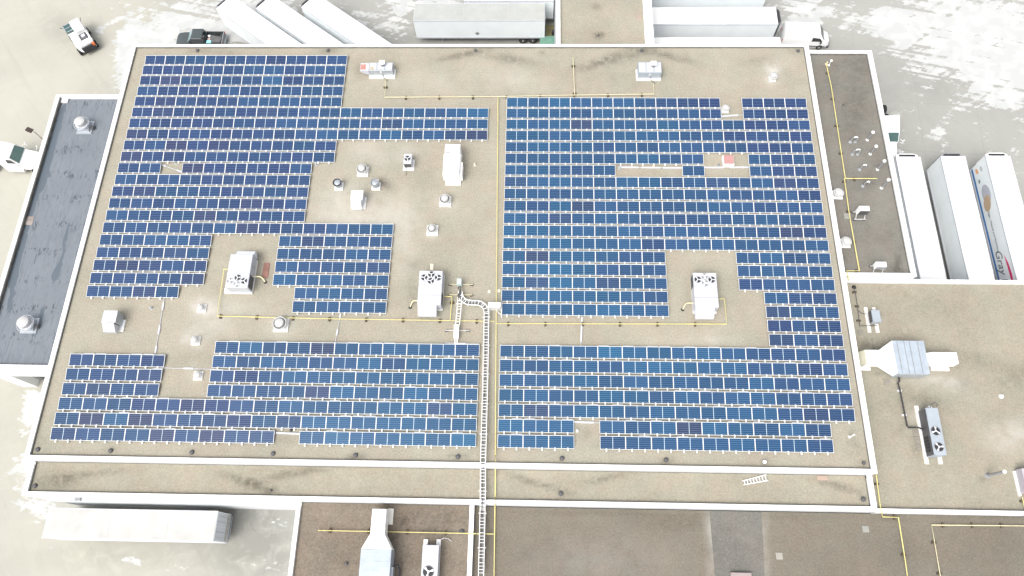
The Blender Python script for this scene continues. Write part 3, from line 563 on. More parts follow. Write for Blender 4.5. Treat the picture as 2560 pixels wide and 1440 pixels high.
curbfan((1081.5, 577), 9.0, 0.98, 0.39, 0.60, 'white domed exhaust fan, lowest above the open roof beside the array')
curbfan((704, 813), 9.0, 1.22, 0.55, 0.65, 'largest white domed exhaust fan beside the yellow pipe')
curbfan((848, 467), 9.0, 0.78, 0.37, 0.78, 'grey barrel fan with black rim, left of its twin', 'tube', group='barrel roof fans', off=(0, 0, BLACK))
curbfan((941, 467), 9.0, 0.78, 0.37, 0.78, 'grey barrel fan with grey rim beside dark roof stains', 'tube', group='barrel roof fans', off=(0, 0, MGREY))
curbfan((215, 320), 6.1, 1.5, 0.74, 1.25, 'white fan with wire ring near the annex top', 'wire', group='ring guarded annex fans')
curbfan((76, 815), 6.1, 1.45, 0.76, 1.15, 'white fan with wire ring at the annex lower end', 'wire', group='ring guarded annex fans')
curbfan((1930, 198), 9.0, 0.62, 0.40, 0.75, 'small white fan near the upper right warehouse corner', 'small', group='small white roof fans')
curbfan((1812, 276), 9.0, 0.62, 0.36, 0.60, 'small white fan between the short panel lines of the right array', 'small', group='small white roof fans')
curbfan((506, 772), 9.0, 0.72, 0.30, 0.50, 'small white fan nearest the left rooftop unit in washed-out roof patch', 'small', group='small white roof fans')
curbfan((491, 853), 9.0, 0.72, 0.32, 0.55, 'small white fan above the four-panel lines, beside white haze stain', 'small', group='small white roof fans')
curbfan((497, 940), 9.0, 0.74, 0.34, 0.45, 'small white fan in the gap between lower left panel lines', 'small', group='small white roof fans')
curbfan((2092, 488), 8.3, 0.85, 0.46, 0.70, 'white fan on the dark wing, farther from the wing corner pipe', 'small', group='white fans on the dark wing')
curbfan((2111, 609), 8.3, 0.85, 0.46, 0.70, 'white fan on the dark wing, nearer the lower pipe bend', 'small', group='white fans on the dark wing')

def hoodvent(rt, flap_s, plate, zt, z0, label, m1):
    X0, X1, Y0, Y1 = rt; cx, cy = (X0 + X1) / 2, (Y0 + Y1) / 2; t = thing('intake_vent', (cx, cy, z0), label, 'roof vent', 'hooded box vents')
    x0, x1, y0, y1 = X0 - cx, X1 - cx, Y0 - cy, Y1 - cy; H = zt - z0
    b = MB(); b.box(plate[0] - cx, plate[1] - cx, plate[2] - cy, plate[3] - cy, 0, 0.12); b.build('curb', WHITE, t)
    b = MB(); b.bev(x0 + 0.1, x1, y0 + 0.05, y1, 0.12, H, 0.03); b.build('housing', GALV if m1 else UNIT, t)
    b = MB(); b.box(x0 - 0.01, x1 + 0.03, y0, y1 + 0.02, H + 0.002, H + 0.04); b.build('lid', WHITE if not m1 else UNIT, t)
    b = MB(); b.loft([[(x0 + 0.03, y0 - 0.01, 0.35), (x1 - 0.15, y0 - 0.01, 0.35), (x1 - 0.12, y0 - 0.01, H), (x0 + 0.03, y0 - 0.01, H)], [(x0, y0 - flap_s, 0.30), (x1 - 0.15, y0 - flap_s, 0.30), (x1 - 0.12, y0 - flap_s, H * 0.55), (x0, y0 - flap_s, H * 0.55)]])
    b.build('rain_hood', WHITE if not m1 else UNIT, t)
hoodvent(rect(879, 476.6, 905, 500.6, 10.1), 0.55, rect(884, 494, 914, 523, 9.0), 10.1, 9.0, 'white hooded box vent below the two barrel fans', 0)
hoodvent(rect(261, 777, 287.5, 807, 10.2), 0.62, rect(275, 800, 309, 830, 9.0), 10.2, 9.0, 'silver hooded box vent in the open area at the left edge', 1)

def heater(label, top, zt, z0, chim, curb, rusty=False, frontleft=None):
    X0, X1, Y0, Y1 = top; cx, cy = (X0 + X1) / 2, (Y0 + Y1) / 2; t = thing('rooftop_heater', (cx, cy, z0), label, 'rooftop unit', 'heaters near the warehouse top edge')
    x0, x1, y0, y1 = X0 - cx, X1 - cx, Y0 - cy, Y1 - cy; H = zt - z0
    b = MB(); b.box(curb[0] - cx, curb[1] - cx, curb[2] - cy, curb[3] - cy, 0, 0.15); b.build('curb', WHITE, t)
    b = MB(); b.bev(x0, x1, y0, y1, 0.17, H, 0.03); b.build('cabinet', UNIT2 if not rusty else GALV, t)
    b = MB(); n = 3
    for i in range(n): w = (x1 - x0) / n; b.box(x0 + i * w + 0.06, x0 + (i + 1) * w - 0.06, y0 + 0.1, y1 - 0.1, H + 0.002, H + 0.02)
    b.build('roof_panel', UNIT, t)
    if rusty:
        b = MB(); b.loft([[(x0 - 0.02, y0, 0.2), (x0 - 0.02, y0, H - 0.02), (x0 - 0.02, y1 - 0.1, H - 0.02), (x0 - 0.02, y1 - 0.1, 0.2)], [(x0 - 0.85, y0, H - 0.25), (x0 - 0.85, y0, H - 0.02), (x0 - 0.85, y1 - 0.1, H - 0.02), (x0 - 0.85, y1 - 0.1, H - 0.25)]]); b.build('side_hood', UNIT, t)
        b = MB(); b.box(x0 - 0.82, x0 - 0.32, y0 + 0.1, y1 - 0.25, H - 0.017, H - 0.010); b.build('rust_patch', mat('rust_streaks', (0.40, 0.20, 0.165), 0.8, vary=0.4, scale=7), t)
        b = MB(); b.box(x0 + 0.1, x0 + 0.45, y0 + 0.04, y0 + 0.42, H + 0.024, H + 0.03); b.build('stain_patch', mat('yellow_stain', (0.42, 0.37, 0.27), 0.8, vary=0.2, scale=5), t)
    p = at(*chim, zt + 0.35); qx, qy = p.x - cx, p.y - cy
    b = MB(); b.cyl(qx, qy - 0.05, H, H + 0.34, 0.17, n=14); c = b.build('flue', MGREY, t, True)
    b = MB(); b.box(qx - 0.27, qx + 0.27, qy - 0.22, qy + 0.22, H + 0.36, H + 0.46); b.build('flue_cap', WHITE, c)
    b = MB(); b.tube([(0.1, y0 - 0.02, 0.4), (0.2, y0 - 0.25, 0.1), (0.6, y0 - 0.55, 0.06)], 0.03, 6); b.build('cable', DGREY, t)
    b = MB(); b.box(-0.1, 0.06, y0 - 0.035, y0 - 0.005, H * 0.6, H * 0.85); b.build('access_handle', ALU, t)
heater('rust-stained silver heater with flue, near the left array top corner', rect(924, 155.5, 981, 176, 9.95), 9.95, 9.0, (955, 157), rect(926, 175, 988, 197, 9.0), True)
heater('clean blue-grey heater with flue, nearer the upper right corner', rect(1595, 154.5, 1655, 182, 9.95), 9.95, 9.0, (1634, 159), rect(1589, 176, 1652, 202, 9.0))

# tall stepped white unit
a_ = rect(1113, 359, 1147, 434, 10.6); cx, cy = (a_[0] + a_[1]) / 2, (a_[2] + a_[3]) / 2
t = thing('makeup_air_unit', (cx, cy, 9.0), 'tall narrow plain white rooftop unit beside the yellow pipe', 'rooftop unit')
W2, H2 = (a_[1] - a_[0]) / 2, (a_[3] - a_[2]) / 2
b = MB(); b.bev(-W2, W2, -H2, H2, 0.15, 1.55, 0.04); b.build('cabinet', WHITE, t)
b = MB(); b.box(-W2 - 0.09, W2 + 0.08, -H2 + 0.5, H2 - 0.9, 0.3, 1.35); b.build('side_panel', WHITE, t)
b = MB(); b.box(-W2 - 0.12, W2 + 0.24, -H2 + 0.1, -0.1, 0.2, 1.15); b.build('burner_box', WHITE, t)
b = MB(); b.box(-W2 + 0.05, W2 + 0.05, -H2 - 0.30, H2 - 0.2, 0.0, 0.14); b.build('curb', WHITE, t)
b = MB(); b.box(-W2 + 0.1, -W2 + 0.5, 0.55, 0.66, 1.552, 1.58); b.build('vent_slot', MGREY, t)

def condenser(label, top, zt, z0, fans, plate=None, legs=True, m=None, grille='S'):
    X0, X1, Y0, Y1 = top; cx, cy = (X0 + X1) / 2, (Y0 + Y1) / 2; t = thing('condenser_unit', (cx, cy, z0), label, 'air conditioner', 'stand mounted condensers')
    x0, x1, y0, y1 = X0 - cx, X1 - cx, Y0 - cy, Y1 - cy; H = zt - z0; zb = 0.35 if legs else 0.1
    b = MB(); b.bev(x0, x1, y0, y1, zb, H, 0.03); b.build('cabinet', m or UNIT, t)
    if plate: b = MB(); b.box(plate[0] - cx, plate[1] - cx, plate[2] - cy, plate[3] - cy, 0, 0.06); b.build('base_plate', WHITE, t)
    if legs:
        for sx in (x0 + 0.05, x1 - 0.11):
            for sy in (y0 + 0.02, y1 - 0.08):
                b = MB(); b.box(sx, sx + 0.06, sy, sy + 0.06, 0.061 if plate else 0, zb - 0.003); b.build('leg', ALU, t)
    for f in fans: p = at(f[0], f[1], zt); fan_set(t, p.x - cx, p.y - cy, H, f[2], 1)
    if grille == 'S': b = MB(); b.box(x0 + 0.05, x1 - 0.05, y0 - 0.02, y0 + 0.01, zb + 0.05, H - 0.08); b.build('coil_grille', DGREY, t)
    if grille == 'W': b = MB(); b.box(x0 - 0.02, x0 + 0.01, y0 + 0.05, y1 - 0.05, zb + 0.05, H - 0.08); b.build('coil_grille', DGREY, t)
    return t
t = condenser('single-fan condenser on a white plate above the roof fans', rect(1010, 384, 1028, 409, 10.0), 10.0, 9.0, [(1018.8, 396, 0.27)], rect(1010, 400, 1035, 427, 9.0))
b = MB(); b.tube([(-0.2, -0.45, 0.4), (-0.2, -1.2, 0.05)], 0.02, 6); b.build('drain_pipe', DGREY, t)
t = condenser('small blue-grey box condenser on two sleepers near the wall', rect(2178, 774.5, 2204, 804, 8.6), 8.6, 7.6, [], m=UNIT2, grille='W')
for q, x in enumerate((2164, 2184)):
    a1 = at(x, 768, 7.7); b1 = at(x + 16, 831, 7.7); o = thing('timber_sleeper', (a1.x, (a1.y + b1.y) / 2, 7.6), ['pale timber sleeper left under the blue-grey box condenser', 'pale timber sleeper right under the blue-grey box condenser'][q], 'sleeper', 'pale sleepers under condensers')
    b = MB(); h = (a1.y - b1.y) / 2; b.bev(-0.14, 0.14, -h, h, 0, 0.12, 0.015); b.build('beam', LUMBER, o); b = MB(); b.box(-0.045, 0.045, -h + 0.05, h - 0.05, 0.122, 0.135); b.build('strut_channel', ALU, o)
t = condenser('long blue-grey condenser with two fans on the east roof', rect(2313.8, 1018.8, 2368, 1138, 8.9), 8.9, 7.6, [(2339, 1077, 0.36), (2347.5, 1117, 0.36)], m=UNIT2, grille='W', legs=False)
x0, x1, y0, y1 = rect(2313.8, 1018.8, 2368, 1138, 8.9); cx, cy = (x0 + x1) / 2, (y0 + y1) / 2
b = MB(); b.box(x0 - cx + 0.03, x1 - cx - 0.03, (y1 - y0) / 2 * 0.30, (y1 - y0) / 2 - 0.03, 1.302, 1.315); b.build('top_panel', UNIT2, t)
b = MB()
for i in range(5): b.box(x0 - cx - 0.06, x0 - cx - 0.022, -0.5 - i * 0.25, -0.32 - i * 0.25, 0.25, 0.95)
b.build('pipe_fittings', BLACK, t)
for q, (xa, xb) in enumerate(((2291, 2318), (2326, 2351))):
    a1 = at(xa, 1014, 7.7); b1 = at(xb, 1160, 7.7); o = thing('timber_sleeper', ((a1.x + b1.x) / 2, (a1.y + b1.y) / 2, 7.6), ['long pale sleeper along the left of the two-fan condenser', 'long pale sleeper running beneath the two-fan condenser'][q], 'sleeper', 'pale sleepers under condensers')
    b = MB(); h = (a1.y - b1.y) / 2; b.bev(-0.15, 0.15, -h, h, 0, 0.12, 0.015); b.build('beam', LUMBER, o); b = MB(); b.box(-0.05, 0.05, -h + 0.05, h - 0.05, 0.122, 0.135); b.build('strut_channel', ALU, o)
t = condenser('white condenser with black-bladed fan, cut by the bottom edge', rect(1057, 1362, 1092, 1470, 8.3), 8.3, 7.2, [(1071, 1429, 0.42)], legs=False, grille='')
for q, x in enumerate((1065, 1097)):
    a1 = at(x, 1348, 7.3); o = thing('timber_sleeper', (a1.x, a1.y - 2.2, 7.2), ['white sleeper left under the bottom edge condenser', 'white sleeper right of the bottom edge condenser'][q], 'sleeper', 'pale sleepers under condensers')
    b = MB(); b.bev(-0.17, 0.17, -2.2, 2.2, 0, 0.16, 0.02); b.build('beam', WHITE, o)
    b = MB(); b.tube([(0.1, 2.15, 0.17), (0.4, 2.28, 0.3), (0.75, 2.25, 0.2), (1.0, 2.05, 0.05)], 0.02, 6)
    if q: b.build('cable', ALU, o)
# small split units on the dark wing
for q, (px, py, lab) in enumerate(((2147, 533, 'tilted white split unit with dark coil beside the yellow pipe'), (2191, 668, 'white split unit on frame near the dark wing lower corner'))):
    p = at(px, py + 5, 8.3); t = thing('split_unit', (p.x, p.y, 8.3), lab, 'air conditioner', 'split units on the dark wing')
    b = MB(); zc = 1.25 if q == 0 else 1.0; b.bev(-0.45, 0.45, -0.2, 0.28, 0.45, zc, 0.04); b.build('cabinet', WHITE, t)
    b = MB(); b.box(-0.38, 0.42, -0.23, -0.19, 0.5, zc - 0.08); b.build('coil_grille', DGREY if q == 0 else MGREY, t)
    for sx in (-0.4, 0.36):
        b = MB(); b.tube([(sx, 0.25, 0.44), (sx, 0.25, 0.12)], 0.025, 6); b.tube([(sx, -0.15, 0.44), (sx, -0.45, 0.12)], 0.025, 6); b.build('leg', ALU, t)
    b = MB(); b.tube([(-0.55, -0.45, 0.1), (0.5, -0.45, 0.1)], 0.035, 6); b.tube([(-0.55, 0.25, 0.1), (0.5, 0.25, 0.1)], 0.035, 6); b.build('rail', ALU, t)
    for sx, sy in ((-0.5, -0.45), (0.35, -0.45), (-0.5, 0.25)):
        b = MB(); b.box(sx - 0.1, sx + 0.1, sy - 0.08, sy + 0.08, 0, 0.06); b.build('foot', BLACK, t)

# ducted air handler on the east roof
zt, z0 = 9.0, 7.6
A = at(2230, 851, zt); B = at(2326, 935, zt); cx, cy = (A.x + B.x) / 2, (A.y + B.y) / 2
t = thing('air_handler', (cx, cy, z0), 'large silver air handler with white ducts both sides, beside the wall', 'air handler')
x0, x1, y0, y1 = A.x - cx, B.x - cx, B.y - cy, A.y - cy; H = zt - z0
b = MB(); b.bev(x0, x1, y0, y1, 0.2, H, 0.02); b.build('cabinet', mat('silver_panel', (0.38, 0.43, 0.48), 0.35, 0.15, vary=0.10, scale=1.4), t)
for f in (0.14, 0.36, 0.53, 0.78): b = MB(); xx = x0 + (x1 - x0) * f; b.box(xx - 0.02, xx + 0.02, y0, y1, H + 0.002, H + 0.03); b.build('standing_seam', MGREY, t)
b = MB(); b.box(x0 + 0.1, x1 - 0.1, y0 - 0.03, y0 - 0.003, 0.3, H - 0.15); b.build('access_door', GALV, t)
def loc(px, py, z): p = at(px, py, z); return (p.x - cx, p.y - cy)
c1_ = loc(2197.5, 875, zt); c2_ = loc(2205, 909, zt); e1 = loc(2162, 875, zt); e2 = loc(2167, 909, zt)
b = MB(); zz0 = 0.45
b.prism([(x0 - 0.01, y0 + 0.02), (x0 - 0.01, y1 - 0.02), (c1_[0], c1_[1]), (e1[0], c1_[1]), (e1[0], c2_[1]), (c1_[0] + 0.05, c2_[1])][::-1], zz0, H - 0.01); b.build('left_duct', WHITE, t)
b = MB(); b.loft([[(e1[0], c2_[1], zz0), (e1[0], c1_[1], zz0), (e1[0], c1_[1], H - 0.02), (e1[0], c2_[1], H - 0.02)], [(e1[0] - 0.5, c2_[1], 0.15), (e1[0] - 0.5, c1_[1], 0.15), (e1[0] - 0.5, c1_[1], 0.35), (e1[0] - 0.5, c2_[1], 0.35)]]); b.build('duct_elbow', mat('duct_stained', (0.50, 0.49, 0.38), 0.7), t)
b = MB(); b.box(e1[0] - 0.6, e1[0] + 0.8, c2_[1] - 0.2, c1_[1] + 0.1, 0, 0.14); b.build('curb', WHITE, t)
g1 = loc(2335, 880, zt); g2 = loc(2398, 909, zt); h1 = loc(2321, 904, zt)
b = MB(); b.prism([(x1 + 0.01, h1[1] + 0.05), (x1 + 0.5, g2[1]), (g2[0], g2[1]), (g2[0], g1[1]), (x1 + 0.5, g1[1]), (x1 + 0.01, g1[1] - 0.08)], 0.5, H - 0.05); b.build('right_duct', WHITE, t)
b = MB(); b.box(g2[0] - 1.6, g2[0] - 0.15, g2[1] - 0.25, g1[1], 0, 0.14); b.build('duct_support', WHITE, t)
b = MB()
for k_ in range(3): b.tube([(e1[0] + 0.95 + 0.16 * k_, c1_[1] - 0.2 - 0.05 * k_, H + 0.0), (e1[0] + 1.05 + 0.16 * k_, c1_[1] - 0.45, H + 0.002)], 0.018, 5)
b.build('scuff_marks', DGREY, t)
# silver air handler, bottom edge
zt, z0 = 8.9, 7.2
a1 = at(902.5, 1372.7, zt); a2 = at(979, 1372.7, zt); d1 = at(931, 1272, zt); d2 = at(966, 1272, zt); f1 = at(929, 1334.5, zt)
cx, cy = (a1.x + a2.x) / 2, a1.y - 1.6
t = thing('air_handler', (cx, cy, z0), 'silver ribbed air handler with white tapering duct at the bottom edge', 'air handler')
x0, x1 = a1.x - cx, a2.x - cx; H = zt - z0
b = MB(); b.bev(x0, x1, -2.2, 1.6, 0.25, H, 0.03); b.build('cabinet', mat('silver_panel', (0.47, 0.52, 0.56)), t)
for yy in (1.3, 0.72, 0.1, -0.6): b = MB(); b.box(x0 - 0.01, x1 + 0.01, yy - 0.02, yy + 0.02, H + 0.002, H + 0.025); b.build('standing_seam', GALV, t)
b = MB(); b.prism([(x0, 1.61), (x1, 1.61), (d2.x - cx, f1.y - cy), (d2.x - cx, d1.y - cy), (d1.x - cx, d1.y - cy), (d1.x - cx, f1.y - cy)], 0.5, H - 0.01); b.build('duct', WHITE, t)
b = MB(); b.box(d2.x - cx - 0.2, d2.x - cx + 0.28, 3.5, 4.7, 0, 0.16); b.build('duct_support', LUMBER, t)
b = MB(); b.box(x1 + 0.003, x1 + 0.12, -1.5, 0.4, 0.4, 1.2); b.build('pipe_box', GALV, t)
b = MB(); b.tube([(x1 + 0.1, 0.5, 0.9), (x1 + 0.45, 0.55, 0.8), (x1 + 0.5, 0.3, 0.4), (x1 + 0.5, -1.2, 0.3), (x1 + 2.4, -1.3, 0.25)], 0.06, 8); b.build('refrigerant_pipe', BLACK, t, True)
# unit cut by the right edge
p = at(2560, 1200, 8.6); t = thing('rooftop_unit', (p.x + 1.0, p.y, 7.6), 'lilac-grey rooftop unit cut by the right picture edge', 'rooftop unit')
b = MB(); b.bev(-0.95, 1.2, -0.9, 0.9, 0.15, 1.0, 0.04); b.build('cabinet', mat('lilac_grey', (0.42, 0.40, 0.44), 0.5), t)
b = MB(); b.box(-1.1, -0.9, -1.1, 0.8, 0, 0.14); b.build('rail', WHITE, t)

# roof hatch with pink lid
q = rect(1812, 387, 1833, 408, 9.45); cx, cy = (q[0] + q[1]) / 2, (q[2] + q[3]) / 2; t = thing('roof_hatch', (cx, cy, 9.0), 'square hatch with a pink lid in the right array gap', 'roof hatch')
b = MB(); b.box(-0.52, 0.48, -0.52, 0.46, 0, 0.3); b.build('curb', WHITE, t); b = MB(); b.bev(-0.42, 0.42, -0.42, 0.42, 0.302, 0.45, 0.03); b.build('lid', PINK, t)

def flat(name, px0, py0, px1, py1, z0, h, m, label, cat, group=None, rz=0.0):
    q = rect(px0, py0, px1, py1, z0 + h); cx, cy = (q[0] + q[1]) / 2, (q[2] + q[3]) / 2; b = MB(); w_, d_ = (q[1] - q[0]) / 2, (q[3] - q[2]) / 2
    b.bev(-w_, w_, -d_, d_, 0.0, h, min(0.012, h * 0.4)); o = b.build(name, m); o.location = (cx, cy, z0 + 0.003); o.rotation_euler = (0, 0, rz); return tag(o, label, cat, group)
flat('plank', 660, 657, 669, 695, 9.0, 0.05, REDW, 'reddish brown plank lying beside the left rooftop unit', 'plank')
flat('board', 2042, 1188.5, 2070, 1201, 8.1, 0.08, mat('tan_board', (0.36, 0.28, 0.225), 0.8), 'tan folded board against the parapet near the ladder', 'board')
flat('paver', 2254, 819, 2269, 834, 7.6, 0.05, mat('pale_paver', (0.31, 0.285, 0.23), 0.9), 'pale square paver lying alone above the ducted air handler', 'paver', 'square roof pavers')
flat('paver', 2209, 948, 2226, 963, 7.6, 0.05, PAVER, 'square paver just below the left duct of the air handler', 'paver', 'square roof pavers')
flat('paver', 2143, 824, 2160, 838, 7.6, 0.04, PAVER, 'brown square paver below the dark pipe end by the wall', 'paver', 'square roof pavers')
flat('paver', 2155, 1314, 2174, 1331, 7.0, 0.05, mat('grey_paver', (0.27, 0.27, 0.245), 0.9), 'greenish grey square paver below the yellow pipe step', 'paver', 'square roof pavers')
flat('paver', 1939, 1381, 1958, 1399, 7.0, 0.05, mat('pale_paver2', (0.32, 0.30, 0.265), 0.9), 'pale square paver near the bottom edge beside the tar patch', 'paver', 'square roof pavers')
flat('paver', 2109, 533, 2128, 547, 8.3, 0.05, mat('grey_paver', (0.27, 0.27, 0.245), 0.9), 'grey paver half under the yellow pipe by a split unit', 'paver', 'square roof pavers')
flat('paver', 2198, 661, 2214, 675, 8.3, 0.05, mat('pale_paver2', (0.32, 0.30, 0.265), 0.9), 'pale paver beside the lower split unit', 'paver', 'square roof pavers')
for i, (x, y, e) in enumerate(((2281, 1075, 'top'), (2285, 1092, 'middle'), (2289, 1110, 'bottom'))): flat('paver', x, y, x + 18, y + 16, 7.6, 0.05, PAVER, e + ' paver of the stack of three beside the long sleeper', 'paver', 'square roof pavers')
flat('block', 1220, 725, 1226, 732, 9.0, 0.08, CREAM, 'cream block left of the central yellow pipe', 'block', 'cream roof blocks')
flat('block', 1244, 723, 1251, 730, 9.0, 0.08, CREAM, 'cream block right of the central yellow pipe', 'block', 'cream roof blocks')
flat('block', 1076, 659, 1083, 675, 9.0, 0.10, CREAM, 'cream block at the far end of the rooftop unit by the tray', 'block', 'cream roof blocks')
flat('small_lid', 152, 243, 168, 256, 6.1, 0.15, mat('lid_grey', (0.55, 0.56, 0.57), 0.6), 'pale square lid in the annex top left corner', 'lid')
flat('scrap_panel', 57, 541, 80, 562, 6.1, 0.04, mat('brown_scrap', (0.27, 0.235, 0.215), 0.9, vary=0.25), 'brown weathered panel by the annex left parapet', 'panel')
flat('batten', 1186, 1137, 1196, 1138, 9.0, 0.04, CREAM, 'short pale batten lying near the cable tray crossing', 'batten', rz=-0.6)
flat('access_box', 1827, 1431, 1880, 1446, 7.0, 0.35, mat('maroon_lid', (0.33, 0.27, 0.26), 0.8), 'maroon grey box lid on the tar patch at bottom edge', 'box')
flat('ground_plate', 1592.0, 36, 1603, 46, 8.3, 0.01, mat('pink_stain', (0.34, 0.265, 0.225), 0.9, vary=0.1), 'faint pink patch on the north wing roof', 'patch')

# drains, small vents
def drain(px, py, z0, r, label, m=None, cat='roof drain'):
    p = at(px, py, z0); t = thing('roof_drain', (p.x, p.y, z0), label, cat, 'dark roof drains')
    b = MB(); b.cyl(0, 0, 0.004, 0.03, r * 1.15, n=18); b.build('flange', FLASH, t)
    b = MB(); b.lathe(0, 0, [(r, 0.03), (r * 0.95, 0.12), (r * 0.6, 0.16), (r * 0.05, 0.17)], 16); b.build('strainer', m or DGREY, t, True)
topn = ['above the leftmost end of the top left panel line', 'above the right half of the top left panel line', 'with long stains, right of the rusty heater', 'straight above the blue-grey heater', 'in the upper right roof corner']
for (x, y), l in zip(((494, 127), (820, 127), (1189, 127), (1604, 127), (1995, 128)), topn): drain(x, y, 9.0, 0.16, 'dark drain ' + l)
botn = ['in the lower left roof corner', 'second from the lower left corner', 'third from the lower left corner', 'below the gap in the last left panel line', 'with dark splash stain left of the tray', 'nearest the cable tray, stained around', 'first right of the central yellow pipe', 'with dark splash stain below the last right panel line']
for (x, y), l in zip(((95, 1124), (277, 1127), (480, 1131), (683, 1134), (889, 1138), (1145, 1142), (1405, 1146), (1665, 1150)), botn): drain(x, y, 9.0, 0.17, 'dark drain ' + l)
drain(1911, 1155, 9.0, 0.16, 'white-capped drain near the lower right warehouse roof', WHITE)
drain(2159, 1158, 9.0, 0.12, 'faint drain in the lower right warehouse corner')
drain(88, 1215, 8.1, 0.17, 'dark drain at the left end of the narrow strip roof'); drain(678, 1226, 8.1, 0.09, 'tiny drain in the dark stain of the strip roof'); drain(1402, 1234, 8.1, 0.17, 'dark drain mid strip, right of the central pipe'); drain(2158, 1248, 8.1, 0.17, 'dark drain at the right end of the strip roof')
drain(866, 1409, 7.2, 0.12, 'dark drain left of the silver air handler'); drain(2108, 263, 8.3, 0.09, 'tiny dark drain mid dark wing'); drain(1496, 89, 8.3, 0.08, 'small drain in the stained square of the north wing')
def ventpipe(px, py, z0, r, h, m, label, group='small vent pipes', cap=True):
    p = at(px, py, z0); t = thing('vent_pipe', (p.x, p.y, z0), label, 'vent pipe', group)
    b = MB(); b.cyl(0, 0, 0.0, 0.05, r * 1.9, r * 1.3, 14); b.build('boot', DGREY if not cap else m, t, True)
    b = MB(); b.cyl(0, 0, 0.04, h, r, n=12); b.build('pipe', m, t, True)
    b = MB(); b.lathe(0, 0, [(r * 1.2, h), (r * 1.3, h + 0.04), (r * 0.7, h + 0.09), (0.01, h + 0.1)], 12); b.build('cap', m, t, True)
for x, y, m, l in ((379, 771, GALV, 'tiny grey vent left of the white conduit run'), (791, 412, GALV, 'tiny grey vent at the stepped end of the left array'), (1187, 413, CREAM, 'tiny cream vent right of the tall white unit'), (1548, 421, GALV, 'tiny vent at the conduit end inside the right array gap'),
                   (1634, 416, CREAM, 'tiny cream vent above the conduit in the right array gap'), (1797, 413, MGREY, 'tiny dark vent left of the pink-lidded hatch'), (440, 408, GALV, 'tiny vent in the two-panel gap of the left array'), (1443, 1077, ALU, 'tiny silver vent in the lower gap of the right array'), (728, 1076, DGREY, 'tiny dark vent in the lower gap of the left array'), (2066, 160, YPALE, 'tiny vent at the start of the dark wing pipe')):
    ventpipe(x, y, 9.0 if x < 2050 else 8.3, 0.07, 0.22, m, l)
ventpipe(2503, 991, 7.6, 0.10, 0.12, WHITE, 'white round cap alone on the east roof')
ventpipe(1155, 1329, 7.2, 0.12, 0.08, DGREY, 'dark round cap by the small yellow pipe right end')
def stack(bx, by, tx, ty, z0, r, label, m=MGREY, capr=2.0):
    p = at(bx, by, z0)
    best = min(range(5, 400), key=lambda i: (seen(p.x, p.y, z0 + i * 0.01)[0] - tx) ** 2 + (seen(p.x, p.y, z0 + i * 0.01)[1] - ty) ** 2) * 0.01
    t = thing('exhaust_stack', (p.x, p.y, z0), label, 'exhaust stack', 'tall thin roof stacks')
    b = MB(); b.cyl(0, 0, 0, 0.10, r * 2.0, r * 1.4, 16); b.build('boot', WHITE if r < 0.1 else m, t, True)
    b = MB(); b.cyl(0, 0, 0.1, best, r, n=12); b.build('pipe', m, t, True)
    b = MB(); b.lathe(0, 0, [(r * capr, best - 0.03), (r * capr, best + 0.05), (r * capr * 0.5, best + 0.12), (0.01, best + 0.13)], 16); b.build('cap', WHITE, t, True)
S = lambda x, y: (2060 + x / 5.54, 300 + y / 5.54)
for (a, b2), (c, d), l in (((600, 275), (677, 168), 'thin capped stack, first and farthest of the four along the parapet'), ((640, 470), (717, 360), 'thin capped stack, second from the far end of four'), ((740, 685), (828, 560), 'thin capped stack, third from the far end of four'), ((797, 940), (888, 820), 'thin capped stack, nearest of the four along the parapet')):
    stack(*S(a, b2), *S(c, d), 8.3, 0.075, l)
stack(2072, 163, 2078, 151.7, 8.3, 0.06, 'pale capped stack at the top of the dark wing pipe', ALU)
stack(2469, 1189, 2510, 1175, 7.6, 0.11, 'grey leaning-looking stack alone near the right picture edge', MGREY, 1.3)
stack(2124, 1092, 2134, 1085, 9.0, 0.06, 'short white stack in the lower right warehouse corner', WHITE, 1.1)
def gooseneck(bx, by, tx, ty, z0, label, twin=None):
    p = at(*S(bx, by), z0); t = thing('gooseneck_vent', (p.x, p.y, z0), label, 'vent pipe', 'gooseneck vents on the dark wing')
    b = MB(); b.cyl(0, 0, 0, 0.08, 0.16, 0.12, 14); b.build('boot', GALV, t, True)
    x2 = 0.0
    if twin: q = at(*S(*twin), z0); x2 = q.x - p.x; b = MB(); b.cyl(x2, q.y - p.y, 0, 0.08, 0.14, 0.1, 14); b.build('boot', GALV, t, True)
    e = 0.35 if not twin else x2
    h = 0.75
    pts = [(0, 0, 0.05), (0, 0, h - 0.15), (e * 0.15, 0, h), (e * 0.5, 0, h + 0.08), (e * 0.85, 0, h), (e, 0, h - 0.15)] + ([(e, 0, 0.05)] if twin else [(e, 0, h - 0.28)])
    b = MB(); b.tube(pts, 0.055, 10); b.build('pipe', GALV, t, True)
    b = MB(); b.tube([Vector(q) + Vector((0, 0, 0.004)) for q in pts[2:5]], 0.062, 10); b.build('elbow', WHITE, t, True)
gooseneck(362, 305, 0, 0, 8.3, 'white U-shaped vent, farther of the two', (432, 303)); gooseneck(390, 475, 0, 0, 8.3, 'white U-shaped vent, nearer of the two', (465, 475))
gooseneck(492, 686, 0, 0, 8.3, 'single gooseneck vent between U vents and the pipe branch'); gooseneck(537, 915, 0, 0, 8.3, 'single gooseneck vent standing below the yellow pipe branch')

